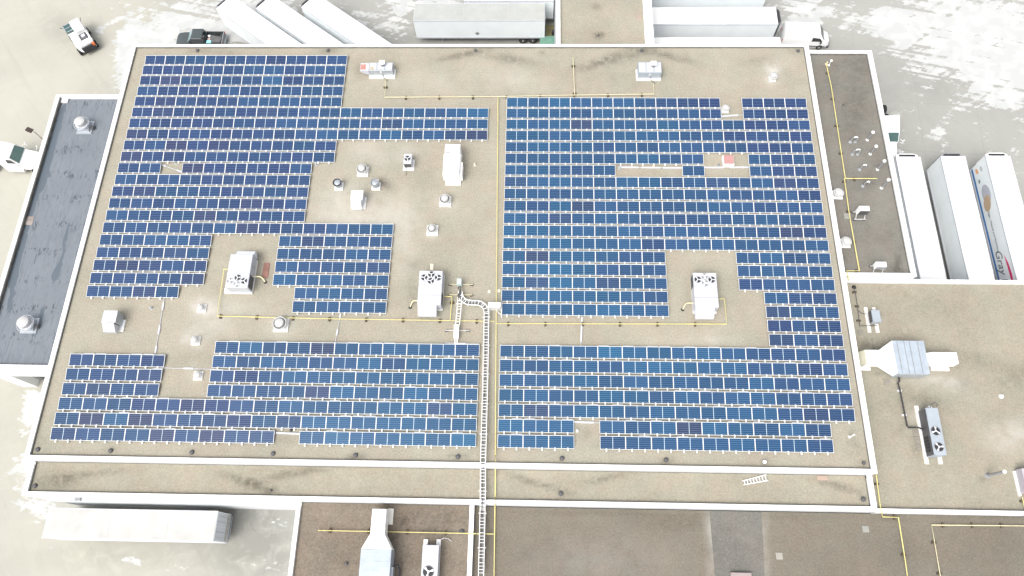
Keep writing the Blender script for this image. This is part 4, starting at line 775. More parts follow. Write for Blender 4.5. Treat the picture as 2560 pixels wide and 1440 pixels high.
# pipes
def pipe(name, label, runs, r, m, sup=None, cat='pipe', sm=None, spacing=2.6, z=None, nub=False, group=None):
    """runs: list of lists of (px, py, z)"""
    w0 = at(*runs[0][0]); t = thing(name, (w0.x, w0.y, 0), label, cat, group)
    for run in runs:
        pts = [at(*p) - Vector((w0.x, w0.y, 0)) for p in run]
        b = MB(); b.tube(pts, r, 8); b.build('pipe_run', m, t, True)
        if sup is None: continue
        acc = spacing * 0.3
        for a, b_ in zip(pts, pts[1:]):
            L = (b_ - a).length
            if abs(a.z - b_.z) > 0.05: continue
            while acc < L:
                c = a + (b_ - a) * (acc / L); d = (b_ - a).normalized(); n_ = Vector((-d.y, d.x, 0)); k = MB()
                M = Matrix.Translation((c.x, c.y, sup)) @ Matrix.Rotation(math.atan2(n_.y, n_.x), 4, 'Z')
                k.box(-0.17, 0.17, -0.075, 0.075, 0.0, c.z - sup - r - 0.005, M); k.build('pipe_support', sm or WOODB, t)
                acc += spacing
            acc -= L
    return t
Z = 9.22
pipe('gas_pipe', 'long yellow gas pipe running top to bottom between the two arrays', [[(1245, 243, Z), (1243, 500, Z), (1240.5, 800, Z), (1239, 1000, Z), (1238.5, 1138, Z), (1238.5, 1139, 9.52), (1238.5, 1153, 9.52), (1238.5, 1157, 8.32), (1238.2, 1243, 8.32), (1238, 1243, 8.6), (1238, 1262, 8.6), (1237.5, 1264, 7.22), (1235, 1452, 7.22)]], 0.033, YPIPE, sup=7.0, spacing=400)
pipe('gas_pipe', 'yellow gas pipe linking the two heaters along the top', [[(964, 196, Z), (962, 243, Z), (1245, 241.5, Z), (1440, 237.5, Z), (1635, 235, Z), (1633.5, 208, Z)], [(1432.5, 143, Z), (1437, 238, Z)]], 0.03, YPALE, 9.0, spacing=3.2)
pipe('gas_pipe', 'yellow gas pipe from the left rooftop unit toward the middle', [[(578, 673, 9.5), (558, 673, 9.5), (559, 679, 9.3), (543, 790, Z), (800, 796.5, Z), (1236, 803, Z)], [(1110, 741, 9.4), (1129, 741, 9.4), (1130, 748, Z), (1125, 801, Z)]], 0.031, YPIPE, 9.0, spacing=3.1)
pipe('gas_pipe', 'yellow gas pipe below the right array to its rooftop unit', [[(1242, 809, Z), (1817, 810, Z), (1812, 756, 9.3), (1811, 747, 9.5), (1796, 747, 9.5)]], 0.031, YPIPE, 9.0, spacing=3.1)
pipe('gas_pipe', 'yellow gas pipe zigzagging down the dark wing', [[(2066, 162, 8.5), (2078, 215, 8.5), (2113, 445, 8.5), (2111, 447, 8.5), (2124, 540, 8.5), (2148.5, 677, 8.5), (2117, 677, 8.5), (2119, 685, 8.66), (2121, 697, 8.66), (2122, 702, 7.9)], [(2112, 446, 8.52), (2193, 446.5, 8.52)]], 0.040, YPIPE, 8.3, spacing=3.0)
pipe('gas_pipe', 'short bright yellow pipe crossing under the silver air handler duct', [[(795, 1326, 7.45), (930, 1328.5, 7.45), (1170, 1333.5, 7.45), (1173, 1333.6, 7.60), (1190, 1334, 7.60), (1192, 1334.2, 7.4), (1237, 1335, 7.3)]], 0.031, YPIPE, 7.2, spacing=3.0)
pipe('gas_pipe', 'yellow gas pipe stepping over the right hand parapet corner', [[(2189.5, 1180, 7.8), (2201, 1268, 7.8), (2201.5, 1270, 8.02), (2204, 1280, 8.02), (2206, 1292, 7.25), (2246, 1293.5, 7.25), (2263, 1400, 7.25), (2270, 1452, 7.25)]], 0.040, YPIPE, 7.0, spacing=3.0)
pipe('gas_pipe', 'thin cream pipe forming a corner near the bottom right', [[(2600, 1315, 7.2), (2329, 1312.5, 7.2), (2338, 1365, 7.2), (2353, 1452, 7.2)]], 0.030, YPALE, 7.0, spacing=2.2)
pipe('gas_pipe', 'short yellow pipe at the right picture edge', [[(2556, 1243, 7.8), (2566, 1290, 7.8)]], 0.031, YPIPE, 7.6, spacing=1.0)
pipe('refrigerant_pipe', 'black insulated pipe joining air handler and two-fan condenser', [[(2247, 944, 8.3), (2249, 952, 7.9), (2245, 958, 7.8), (2250, 975, 7.8), (2268, 1065, 7.8), (2272, 1069, 7.8), (2286, 1069, 7.8), (2296, 1069, 7.9), (2303, 1072, 7.9), (2312, 1073, 8.1)]], 0.06, BLACK, 7.6, spacing=2.0, sm=ALU)
pipe('conduit', 'thin dark conduit along the wall to the blue-grey box condenser', [[(2134, 719, 7.75), (2140, 740, 7.75), (2145, 776, 7.75), (2149, 815, 7.75), (2192, 814, 7.75)], [(2145, 776, 7.75), (2155, 784, 7.8), (2166, 785, 7.9)]], 0.03, DGREY, 7.6, spacing=1.3)
p = at(2135, 718, 7.6); b = MB(); b.cyl(0, 0, 0, 0.2, 0.2, 0.08, 10); o = b.build('pipe_boot', BLACK); o.location = (p.x, p.y, 7.605); tag(o, 'black boot at the top end of the dark conduit', 'pipe boot')
b = MB(); p0 = at(2325, 1019, 8.5); b.tube([(0, 0, 0), (0.1, 0.3, 0.2), (0.4, 0.45, 0.25), (0.65, 0.3, 0.0), (0.7, 0.2, -0.3)], 0.025, 6); o = b.build('cable', DGREY); o.location = (p0.x + 0.1, p0.y, 8.3); tag(o, 'looping dark cable at the far end of the two-fan condenser', 'cable')

def conduit(label, a, b_, z=9.06, wide=(0.15, 0.3, 0.62, 0.78)):
    A = at(*a, z); B = at(*b_, z); t = thing('cable_conduit', (A.x, A.y, 9.0), label, 'conduit', 'thin white conduits on the roof')
    d = B - A; b = MB(); b.tube([(0, 0, 0.05), (d.x, d.y, 0.05)], 0.028, 6); b.build('conduit_run', UNIT, t)
    for f0, f1 in zip(wide[::2], wide[1::2]):
        b = MB(); M = Matrix.Translation((d.x * f0, d.y * f0, 0.0)) @ Matrix.Rotation(math.atan2(d.y, d.x), 4, 'Z'); b.box(0, d.length * (f1 - f0), -0.07, 0.07, 0.0, 0.10, M); b.build('cable_cover', UNIT, t)
conduit('long white conduit left, joining the upper and lower left array', (411, 745), (388, 885), wide=(0.08, 0.22, 0.5, 0.65, 0.86, 0.98))
conduit('white conduit crossing the yellow pipe below the left array', (852, 783), (838, 857), wide=(0.02, 0.16, 0.55, 0.75))
conduit('white conduit straight down from the right array', (1455, 792), (1452, 865), wide=(0.02, 0.3, 0.3, 0.86))
conduit('white conduit between the lower left short lines and fan', (392, 919), (540, 923), wide=(0.45, 0.62))
conduit('slanting white conduit in the two-panel gap', (404, 412), (455, 430), wide=(0.02, 0.22, 0.75, 1.0))
conduit('white conduit beside the small fan in the right array', (1803, 291), (1856, 287), wide=(0.0, 0.8))
conduit('white conduit in three covers inside the long gap', (1545, 418), (1706, 420), wide=(0.03, 0.32, 0.36, 0.66, 0.70, 1.0))
conduit('white conduit below the pink-lidded hatch', (1760, 419), (1872, 418), wide=(0.0, 0.44, 0.58, 1.0))
conduit('white conduit in the lower right array gap', (1433, 1055), (1498, 1057), wide=(0.0, 0.8))
conduit('white conduit in the lower left array gap', (687, 1082), (752, 1085), wide=(0.05, 0.95))

# cable tray (ladder type)
def tray(label, centre, w, z, rung=0.27, cables=(0.35, 1.0), feet=2.6):
    pts = [at(x, y, zz) for x, y, zz in centre]; o = pts[0].copy(); t = thing('cable_tray', (o.x, o.y, 0), label, 'cable tray')
    pts = [p - Vector((o.x, o.y, 0)) for p in pts]
    dense = []
    for a, b_ in zip(pts, pts[1:]):
        n = max(1, int((b_ - a).length / 0.12)); dense += [a + (b_ - a) * (i / n) for i in range(n)]
    dense.append(pts[-1])
    nrm = []
    for i in range(len(dense)):
        d = dense[min(i + 2, len(dense) - 1)] - dense[max(i - 2, 0)]; d.z = 0; d.normalize(); nrm.append(Vector((-d.y, d.x, 0)))
    for s in (-1, 1):
        b = MB(); rings = []
        for p, n in zip(dense, nrm):
            c = p + n * (s * w / 2); rings.append([tuple(c - n * 0.024 + Vector((0, 0, -0.05))), tuple(c + n * 0.024 + Vector((0, 0, -0.05))), tuple(c + n * 0.024 + Vector((0, 0, 0.06))), tuple(c - n * 0.024 + Vector((0, 0, 0.06)))])
        b.loft(rings); b.build('rail', WHITE, t)
    acc = 0.0; nr = 0; last = dense[0]
    for i in range(1, len(dense)):
        acc += (dense[i] - dense[i - 1]).length
        if acc >= rung:
            acc -= rung; c = dense[i]; n = nrm[i]; M = Matrix.Translation(c) @ Matrix.Rotation(math.atan2(n.y, n.x), 4, 'Z')
            if nr < 96: b = MB(); b.box(-w / 2 + 0.026, w / 2 - 0.026, -0.02, 0.02, 0.0, 0.035, M); b.build('rung', WHITE, t)
            if nr % 9 == 3: b = MB(); b.box(-w / 2 - 0.12, w / 2 + 0.12, -0.03, 0.03, -0.12, -0.055, M); b.build('strut', ALU, t)
            nr += 1
    a, e = int(cables[0] * (len(dense) - 1)), int(cables[1] * (len(dense) - 1))
    for s in (-0.08, 0.0, 0.09):
        b = MB(); b.tube([dense[i] + nrm[i] * (s + 0.02 * math.sin(i * 0.07 + s * 30)) + Vector((0, 0, -0.03)) for i in range(a, e, 3)], 0.036, 5); b.build('cable', MGREY if s > 0.05 else DGREY, t)
    return t
zT = 9.45
cur = [(1150, 735, zT), (1153, 744, zT), (1159, 751, zT), (1168, 755.5, zT), (1180, 757, zT), (1191, 757, zT), (1201, 759, zT), (1209, 764, zT), (1214, 771, zT), (1216.5, 780, zT)]
tray('long white ladder-type cable tray curving down beside the central pipe', cur + [(1216, 800, zT), (1213, 960, zT), (1208, 1140, zT + 0.15), (1207.5, 1160, zT + 0.1), (1207.5, 1170, 8.75), (1207, 1240, 8.75), (1206.5, 1262, 8.75), (1206.5, 1275, 7.7), (1202.5, 1445, 7.6)], 0.40, zT, cables=(0.0, 1.0))
tray('short straight stub of cable tray above the white cover box', [(1151, 728, zT), (1147, 780, zT), (1143.5, 815, zT)], 0.33, zT, cables=(0.0, 0.3))
p = at(1150, 716, 9.0); t = thing('combiner_box', (p.x, p.y, 9.0), 'pale green upright junction box at the tray start', 'electrical box')
b = MB(); b.bev(-0.19, 0.19, -0.14, 0.34, 0.35, 0.95, 0.02); b.build('enclosure', mat('pale_green', (0.52, 0.66, 0.64), 0.5), t)
for yy in (0.1, -0.85):
    b = MB(); b.tube([(-0.9, yy, 0.2), (1.1, yy, 0.2)], 0.03, 6); b.build('strut', YPALE, t)
    for xx in (-0.85, 1.0): b = MB(); b.box(xx - 0.14, xx + 0.14, yy - 0.06, yy + 0.06, 0, 0.16); b.build('foot', DGREY, t)
b = MB(); b.tube([(0, -0.1, 0.4), (-0.1, -0.35, 0.5), (0.1, -0.6, 0.5), (-0.08, -1.0, 0.5), (0.0, -1.3, 0.5)], 0.05, 6); b.tube([(0.06, -0.1, 0.4), (0.12, -0.5, 0.55), (0.0, -0.9, 0.55), (0.15, -1.3, 0.5)], 0.04, 6); b.build('cable', DGREY, t, True)
p = at(1142, 838, 9.0); t = thing('cable_cover_box', (p.x, p.y, 9.0), 'long white cover box at the lower end of the tray stub', 'electrical box')
b = MB(); b.bev(-0.21, 0.22, -0.42, 0.78, 0.3, 0.6, 0.04); b.build('enclosure', WHITE, t)
for yy in (0.35, -0.75):
    b = MB(); b.tube([(-0.95, yy, 0.2), (1.05, yy, 0.2)], 0.03, 6); b.build('strut', ALU, t)
    for xx in (-0.85, 0.9): b = MB(); b.box(xx - 0.14, xx + 0.14, yy - 0.06, yy + 0.06, 0, 0.16); b.build('foot', DGREY, t)
b = MB(); b.tube([(-0.1, -0.4, 0.4), (-0.08, -0.85, 0.25)], 0.04, 6); b.tube([(0.08, -0.4, 0.4), (0.1, -0.85, 0.25)], 0.04, 6); b.build('conduit_pair', ALU, t)
p = at(1237, 775, 9.0); t = thing('disconnect_cabinet', (p.x, p.y, 9.0), 'white electrical cabinet on posts straddling the central yellow pipe', 'electrical box')
b = MB(); b.bev(-0.52, 0.52, -0.02, 0.40, 0.40, 0.85, 0.03); b.build('enclosure', WHITE, t)
for xx in (-0.5, 0.5): b = MB(); b.tube([(xx, -0.10, 0.36), (xx, -0.10, 0.0)], 0.03, 6); b.build('leg', ALU, t)
b = MB(); b.tube([(-0.6, -0.12, 0.38), (0.62, -0.12, 0.38)], 0.03, 6); b.tube([(0.6, 0.6, 0.3), (0.6, -0.8, 0.3)], 0.035, 6); b.build('rail', ALU, t)
b = MB(); b.tube([(0.1, -0.1, 0.35), (0.35, -0.35, 0.3), (0.6, -0.55, 0.25)], 0.03, 6); b.build('cable', ALU, t, True)

# ladder on strip roof
A = (at(1856, 1202, 8.22) + at(1860, 1212, 8.22)) / 2; B = (at(1914, 1188, 8.22) + at(1922, 1200, 8.22)) / 2
d = B - A; t = thing('ladder', (A.x, A.y, 8.1), 'white ladder lying slanted on the narrow strip roof', 'ladder', rz=math.atan2(d.y, d.x)); L = d.length
for s in (-1, 1):
    b = MB(); b.loft([[(0, s * 0.15 - 0.03, 0.05), (0, s * 0.15 + 0.03, 0.05), (0, s * 0.15 + 0.03, 0.13), (0, s * 0.15 - 0.03, 0.13)], [(L, s * 0.22 - 0.03, 0.05), (L, s * 0.22 + 0.03, 0.05), (L, s * 0.22 + 0.03, 0.13), (L, s * 0.22 - 0.03, 0.13)]]); b.build('rail', WHITE, t)
for i in range(8):
    f = (i + 0.5) / 8; w_ = 0.15 + 0.07 * f - 0.03; b = MB(); b.box(L * f - 0.035, L * f + 0.035, -w_, w_, 0.07, 0.11); b.build('rung', ALU, t)
for i in range(3): b = MB(); b.tube([(L * 0.1, 0.05 - 0.0, 0.03), (L * 0.9, 0.05, 0.03)], 0.012, 5)
b.build('rope', ALU, t)

# ------------------------------------------------------------------ vehicles
def wheel(t, x, y, r=0.46, w_=0.24, name='wheel', rim=RIM, side=-1):
    M = Matrix.Translation((x, y, r)) @ Matrix.Rotation(PI / 2, 4, 'X')
    b = MB(); b.lathe(0, 0, [(r * 0.6, -w_ / 2), (r * 0.93, -w_ / 2), (r, -w_ / 2 + 0.05), (r, w_ / 2 - 0.05), (r * 0.93, w_ / 2), (r * 0.6, w_ / 2)], 20, M); o = b.build(name, TYRE, t, True)
    b = MB(); e = w_ / 2 + 0.003
    b.lathe(0, 0, [(r * 0.58, e - 0.02), (r * 0.56, e), (r * 0.3, e - 0.03), (r * 0.18, e + 0.02), (0.01, e + 0.02)], 16, M)
    b.lathe(0, 0, [(r * 0.01, -e - 0.02), (r * 0.18, -e - 0.02), (r * 0.3, -e + 0.03), (r * 0.56, -e), (r * 0.58, -e + 0.02)], 16, M); b.build('rim', rim, o, True)
    return o
TW = 1.18      # half width
def trailer(label, front, rear, z_top=3.75, reefer='grey', roofm=None, sidem=None, skirt=False, group='white box semi-trailers', width=TW):
    """front/rear: ground-plane centre points of the body ends"""
    F = Vector(front); R_ = Vector(rear); d = F - R_; L = d.length; t = thing('semi_trailer', ((F.x + R_.x) / 2, (F.y + R_.y) / 2, 0), label, 'trailer', group, rz=math.atan2(d.y, d.x))
    x1 = L / 2; x0 = -x1; W = width; zb = 1.08
    b = MB(); b.box(x0, x1, -W, W, zb, z_top - 0.03); b.build('body', sidem or TSIDE, t)
    b = MB(); b.bev(x0 + 0.02, x1 - 0.02, -W + 0.02, W - 0.02, z_top - 0.028, z_top + 0.02, 0.015); b.build('roof', roofm or TROOF, t)
    for s in (-1, 1): b = MB(); b.box(x0, x1, s * W - 0.03, s * W + 0.03, z_top - 0.09, z_top + 0.028); b.build('top_rail', UNIT if roofm else mat('rail_grey', (0.55, 0.56, 0.57), 0.5), t)
    for s in (-1, 1): b = MB(); b.box(x0, x1, s * W - 0.04, s * W + 0.035, zb - 0.12, zb + 0.06); b.build('bottom_rail', UNIT, t)
    for fq in (0.28, 0.62): b = MB(); xx = x0 + L * fq; b.box(xx - 0.025, xx + 0.025, -W + 0.1, W - 0.1, z_top + 0.022, z_top + 0.032); b.build('roof_seam', TSEAM, t)
    b = MB(); b.box(x0 + 0.1, x1 - 0.3, -0.45, 0.45, 0.78, zb - 0.01); b.build('chassis', DGREY, t)
    for xx in (x0 + 1.3, x0 + 2.4):
        b = MB(); b.tube([(xx, -W + 0.3, 0.46), (xx, W - 0.3, 0.46)], 0.07, 8); b.build('axle', DGREY, t)
        for s in (-1, 1): wheel(t, xx, s * (W - 0.26), 0.46, 0.46)
    for s in (-1, 1):
        b = MB(); b.box(x1 - 2.9, x1 - 2.75, s * 0.75 - 0.07, s * 0.75 + 0.07, 0.06, zb - 0.1); b.box(x1 - 2.97, x1 - 2.68, s * 0.75 - 0.14, s * 0.75 + 0.14, 0.0, 0.06); b.build('landing_leg', MGREY, t)
    for s in (-1, 1):
        b = MB(); b.box(x0 - 0.03, x0 - 0.002, 0.02 if s > 0 else -W + 0.06, W - 0.06 if s > 0 else -0.02, zb + 0.05, z_top - 0.15); o = b.build('rear_door', UNIT, t)
        b = MB()
        for q in (0.35, 0.7): b.tube([(x0 - 0.05, s * W * q, zb + 0.1), (x0 - 0.05, s * W * q, z_top - 0.2)], 0.02, 6)
        b.build('lock_rod', GALV, o)
    b = MB(); b.box(x0 - 0.04, x0 - 0.002, -W, W, z_top - 0.14, z_top - 0.02); b.box(x0 - 0.08, x0 - 0.002, -W, W, zb - 0.16, zb + 0.04); b.build('rear_frame', GALV, t)
    b = MB(); b.box(x0 - 0.06, x0 + 0.02, -W + 0.15, W - 0.15, 0.5, 0.62); b.box(x0 - 0.04, x0, -0.6, -0.5, 0.62, 0.95); b.box(x0 - 0.04, x0, 0.5, 0.6, 0.62, 0.95); b.build('underride_bar', GALV, t)
    if reefer:
        m = {'grey': MGREY, 'white': PAINTW, 'dark': DGREY}[reefer]
        pts = [(x1 + 0.003, -W + 0.12), (x1 + 0.25, -W + 0.14), (x1 + 0.42, -W + 0.5), (x1 + 0.42, W - 0.5), (x1 + 0.25, W - 0.14), (x1 + 0.003, W - 0.12)]
        b = MB(); b.prism(pts, 1.9, z_top - 0.12); o = b.build('refrigeration_unit', m, t)
        b = MB(); b.box(x1 + 0.08, x1 + 0.30, -W + 0.4, W - 0.4, z_top - 0.118, z_top - 0.09); b.build('grille', BLACK if reefer != 'dark' else BLACK, o)
        b = MB(); b.box(x1 - 0.35, x1 - 0.18, -0.35, 0.35, z_top + 0.022, z_top + 0.035); b.build('roof_vent', mat('rail_grey', (0.55, 0.56, 0.57)), t)
    if skirt:
        for s in (-1, 1): b = MB(); b.box(x0 + 3.6, x1 - 3.6, s * (W - 0.02) - 0.02, s * (W - 0.02) + 0.02, 0.3, zb - 0.13); b.build('side_skirt', UNIT, t)
    return t, L
# three angled trailers, top left
du = Vector((-0.7914, 0.6114, 0)); nrm_ = Vector((0.6114, 0.7914, 0))
for (nx, ny), lab, rf in (((2.88, 10.95), 'angled white reefer trailer nearest the dark pickup', 'grey'), ((7.37, 11.0), 'angled white reefer trailer, middle of the three', 'dark'), ((12.40, 11.15), 'angled white reefer trailer, farthest from the dark pickup', 'dark')):
    f = Vector((nx, ny, 0)) + nrm_ * TW; r_ = f - du * (14.4 if nx < 12 else 14.4)
    trailer(lab, f, r_, reefer=rf, group='angled trailers at the warehouse', roofm=WHITE)
t4, L4 = trailer('greyish-roofed dry trailer parked parallel beside the green dock plate', (24.98, 10.42, 0), (39.33, 10.42, 0), reefer=None, roofm=TROOFG)
b = MB()
for xx in (0.6,): b.prism([(xx, -0.28 + 0), (xx + 0.28, 0), (xx, 0.28), (xx - 0.28, 0)], -TW * 0 + 0, 0.004)
o = b.build('placard', MGREY, t4); o.rotation_euler = (PI / 2, 0, 0); o.location = (0.6 - 0.9, TW + 0.04, 1.75)   # diamond hazard placard on the side facing the warehouse
trailer('short white trailer mostly hidden behind the greyish-roofed trailer', (30.4, 13.14, 0), (40.3, 13.14, 0), reefer=None, roofm=WHITE)
trailer('white reefer trailer behind the white cargo van', (64.35, 9.85, 0), (50.1, 9.85, 0), reefer='dark', roofm=WHITE)
trailer('white trailer cut by the top edge, right of the north wing', (63.4, 13.35, 0), (50.1, 13.35, 0), reefer=None, roofm=WHITE)
trailer('white trailer hugging the warehouse top edge, just below the reefer', (64.35, 5.75, 0), (50.1, 5.75, 0), reefer=None, roofm=WHITE, sidem=PAINTW)
trailer('white reefer trailer nearest the dark wing', (75.12, -7.75, 0), (75.12, -22.3, 0), reefer='white', group='trailers nosed out at the right', roofm=WHITE)
trailer('white reefer trailer in the middle of the right three', (79.48, -7.65, 0), (79.48, -22.3, 0), reefer='grey', group='trailers nosed out at the right', roofm=WHITE)
t9, L9 = trailer('egg-decorated white trailer with blue stripe and lettering', (83.83, -7.6, 0), (83.83, -22.3, 0), reefer='white', group='trailers nosed out at the right', skirt=True, roofm=WHITE)
tb, LB = trailer('lone dirty-roofed trailer below the warehouse lower left corner', (-2.2, -43.62, 0), (12.22, -43.62, 0), reefer=None, roofm=mat('trailer_roof_worn', (0.425, 0.42, 0.405), 0.6, vary=0.12, scale=0.6))
# decoration on the egg trailer's west side: local frame x forward(north), local y = +TW is west
def on_side(b, name, m, parent, xc, zc, k=0):       # mesh drawn in local XY plane placed on west side; text reads front->rear
    o = b.build(name, m, parent); o.rotation_euler = (PI / 2, 0, PI); o.location = (xc, TW + 0.012 + k * 0.006, zc); return o
def poly(pts, th=0.006): b = MB(); b.prism(pts, 0, th); return b
def ell(rx, ry, a, n=28): return [(rx * math.cos(t_) * math.cos(a) - ry * math.sin(t_) * math.sin(a), rx * math.cos(t_) * math.sin(a) + ry * math.sin(t_) * math.cos(a)) for t_ in [2 * PI * i / n for i in range(n)]]
on_side(poly([(-7.25, -0.13), (7.25, -0.13), (7.25, 0.13), (-7.25, 0.13)]), 'blue_stripe', BLUE, t9, 0, 1.32)
on_side(poly(ell(1.05, 0.62, 0.15)), 'egg_white_shape', EGGW, t9, L9 / 2 - 3.6, 2.55); on_side(poly(ell(0.85, 0.55, -0.2)), 'egg_brown_shape', EGGT, t9, L9 / 2 - 4.55, 2.38, 1)
on_side(poly(ell(0.34, 0.16, 0.3)), 'orange_emblem', mat('emblem_orange', (0.75, 0.38, 0.16)), t9, L9 / 2 - 0.75, 2.0); on_side(poly(ell(0.34, 0.18, 0.2)), 'grey_emblem', mat('emblem_grey', (0.50, 0.52, 0.54)), t9, L9 / 2 - 0.85, 2.7)
on_side(poly(ell(0.22, 0.15, 0.0)), 'green_emblem', mat('emblem_green', (0.22, 0.30, 0.28)), t9, L9 / 2 - 1.9, 2.0)
def text_mesh(s, size, shear=0.0):
    cu = bpy.data.curves.new('txt', 'FONT'); cu.body = s; cu.size = size; cu.shear = shear; cu.extrude = 0.003; cu.align_x = 'CENTER'; cu.align_y = 'CENTER'
    ob = bpy.data.objects.new('txt', cu); scene.collection.objects.link(ob); dg = bpy.context.evaluated_depsgraph_get(); dg.update()
    me = bpy.data.meshes.new_from_object(ob.evaluated_get(dg)); bpy.data.objects.remove(ob); return me
def text_on(s, size, shear, m, parent, name, xc, zc, k=1):
    me = text_mesh(s, size, shear); me.materials.clear(); me.materials.append(m); o = bpy.data.objects.new(name, me); scene.collection.objects.link(o); o.parent = parent
    o.rotation_euler = (PI / 2, 0, PI); o.location = (xc, TW + 0.016 + k * 0.004, zc); return o
text_on('Eggs... Natural and Nutritious', 0.36, 0.2, INK, t9, 'slogan_lettering', L9 / 2 - 7.55, 2.25)
text_on('Gray Ridge', 1.25, 0.45, INK, t9, 'name_lettering', L9 / 2 - 12.2, 2.15)
sw = [(-2.2, -0.05), (-1.2, 0.16), (0, 0.24), (1.2, 0.2), (2.2, 0.05), (1.2, 0.02), (0, 0.03), (-1.2, 0.0)]
on_side(poly([(x * 0.95, y * 1.5) for x, y in sw][::-1]), 'red_swoosh', MAGENTA, t9, L9 / 2 - 12.4, 2.95)
for i in range(2): text_on('- - - - - - - -', 0.2, 0, PAINTW, t9, 'stripe_lettering', L9 / 2 - 6.6 - i * 5.2, 1.30)
# roof grime on the bottom-left trailer is in its material; dark corner tarps at rear
b = MB(); b.box(-LB / 2 - 0.07, -LB / 2 - 0.055, -TW + 0.1, TW - 0.1, 1.1, 1.55); b.build('door_grime', mat('grime', (0.36, 0.35, 0.33), 0.9, vary=0.5, scale=6), tb)

# white cargo van
t = thing('cargo_van', (68.25, 9.45, 0), 'white cargo van parked by the warehouse upper right corner', 'van', rz=D2R(-3)); 
def sect(x, w_, z0, z1, i=0.12): return [(x, -w_, z0), (x, w_, z0), (x, w_, z1 - 0.35), (x, w_ - i, z1 - 0.05), (x, w_ - i - 0.12, z1), (x, -w_ + i + 0.12, z1), (x, -w_ + i, z1 - 0.05), (x, -w_, z1 - 0.35)]
b = MB(); b.loft([sect(-2.6, 0.86, 0.35, 2.15), sect(-2.5, 0.92, 0.3, 2.3), sect(0.9, 0.92, 0.3, 2.32), sect(1.25, 0.91, 0.3, 2.2), sect(1.85, 0.90, 0.3, 1.35, 0.16), sect(2.4, 0.84, 0.3, 1.15, 0.2), sect(2.58, 0.70, 0.35, 0.95, 0.2)]); b.build('body', PAINTW, t, True)
b = MB(); b.add([(1.22, -0.70, 2.16), (1.22, 0.70, 2.16), (1.84, 0.76, 1.36), (1.84, -0.76, 1.36), (1.20, -0.70, 2.13), (1.20, 0.70, 2.13), (1.82, 0.76, 1.33), (1.82, -0.76, 1.33)], [(0, 3, 2, 1), (4, 5, 6, 7), (0, 1, 5, 4), (1, 2, 6, 5), (2, 3, 7, 6), (3, 0, 4, 7)]); o = b.build('windshield', GLASSD, t); o.location = (0.035, 0, 0.035)
for s in (-1, 1):
    y = s * 0.918; q = [(0.5, 1.25), (1.72, 1.25), (1.3, 1.72), (0.5, 1.85)]; b = MB(); b.loft([[(x, s * 0.89, z) for x, z in q], [(x, s * 0.927, z) for x, z in q]]); b.build('side_window', GLASSD, t)
    b = MB(); b.box(1.45, 1.6, y - 0.02 if s > 0 else y - 0.2, y + 0.2 if s > 0 else y + 0.02, 1.1, 1.32); b.build('mirror', DGREY, t)
    b = MB(); b.box(-2.3, 2.2, s * 0.925 - 0.012, s * 0.925 + 0.012, 0.42, 0.58); b.build('sill_trim', DGREY, t)
    b = MB(); b.box(2.38, 2.5, s * 0.62 - 0.14, s * 0.62 + 0.14, 0.86, 0.98); b.build('headlight', GALV, t)
    b = MB(); b.box(-2.63, -2.59, s * 0.78 - 0.06, s * 0.78 + 0.06, 0.9, 1.3); b.build('tail_light', REDL, t)
    for xx in (-1.6, 1.65): wheel(t, xx, s * 0.83, 0.34, 0.22, rim=mat('white_rim', (0.6, 0.6, 0.6)))
b = MB(); b.box(2.35, 2.66, -0.85, 0.85, 0.28, 0.55); b.build('bumper', DGREY, t)

# dark pickup
t = thing('pickup_truck', (0.2, 9.28, 0), 'dark grey pickup with loaded open bed beside the angled trailers', 'pickup', rz=PI)
def s2(x, w_, z1, i=0.1, z0=0.35): return [(x, -w_, z0), (x, w_, z0), (x, w_, z1 - 0.18), (x, w_ - i, z1), (x, -w_ + i, z1), (x, -w_, z1 - 0.18)]
b = MB(); b.loft([s2(0.9, 0.88, 1.05), s2(1.9, 0.88, 1.02), s2(2.45, 0.84, 0.95), s2(2.68, 0.66, 0.82)]); b.build('hood', PICK, t, True)
b = MB(); b.loft([s2(-0.62, 0.88, 1.1), s2(0.92, 0.88, 1.07)]); b.build('cab_lower', PICK, t)
b = MB(); rf = lambda x, w_, z: [(x, -w_, z), (x, w_, z)]
b.loft([[(-0.62, -0.86, 1.08), (1.25, -0.84, 1.04), (1.25, 0.84, 1.04), (-0.62, 0.86, 1.08)], [(-0.55, -0.70, 1.62), (0.62, -0.70, 1.62), (0.62, 0.70, 1.62), (-0.55, 0.70, 1.62)]]); b.build('windows', GLASSD, t)
b = MB(); b.add([(0.66, -0.66, 1.60), (0.66, 0.66, 1.60), (1.22, 0.78, 1.09), (1.22, -0.78, 1.09)], [(0, 3, 2, 1)]); o = b.build('windshield', mat('windshield_pale', (0.22, 0.30, 0.32), 0.1, spec=0.8), t); o.location = (0.02, 0, 0.02)
b = MB(); b.bev(-0.58, 0.66, -0.73, 0.73, 1.60, 1.70, 0.05); b.build('roof', PICK, t)
b = MB(); b.box(-2.6, -0.66, -0.88, -0.80, 0.4, 1.05); b.box(-2.6, -0.66, 0.80, 0.88, 0.4, 1.05); b.box(-0.72, -0.64, -0.8, 0.8, 0.4, 1.04); b.box(-2.6, -0.66, -0.8, 0.8, 0.45, 0.55); b.build('bed', PICK, t)
b = MB(); b.box(-2.68, -2.605, -0.86, 0.86, 0.45, 1.04); b.build('tailgate', MGREY, t)
b = MB(); b.box(-2.82, -2.69, -0.84, 0.84, 0.38, 0.6); b.build('bumper', GALV, t)
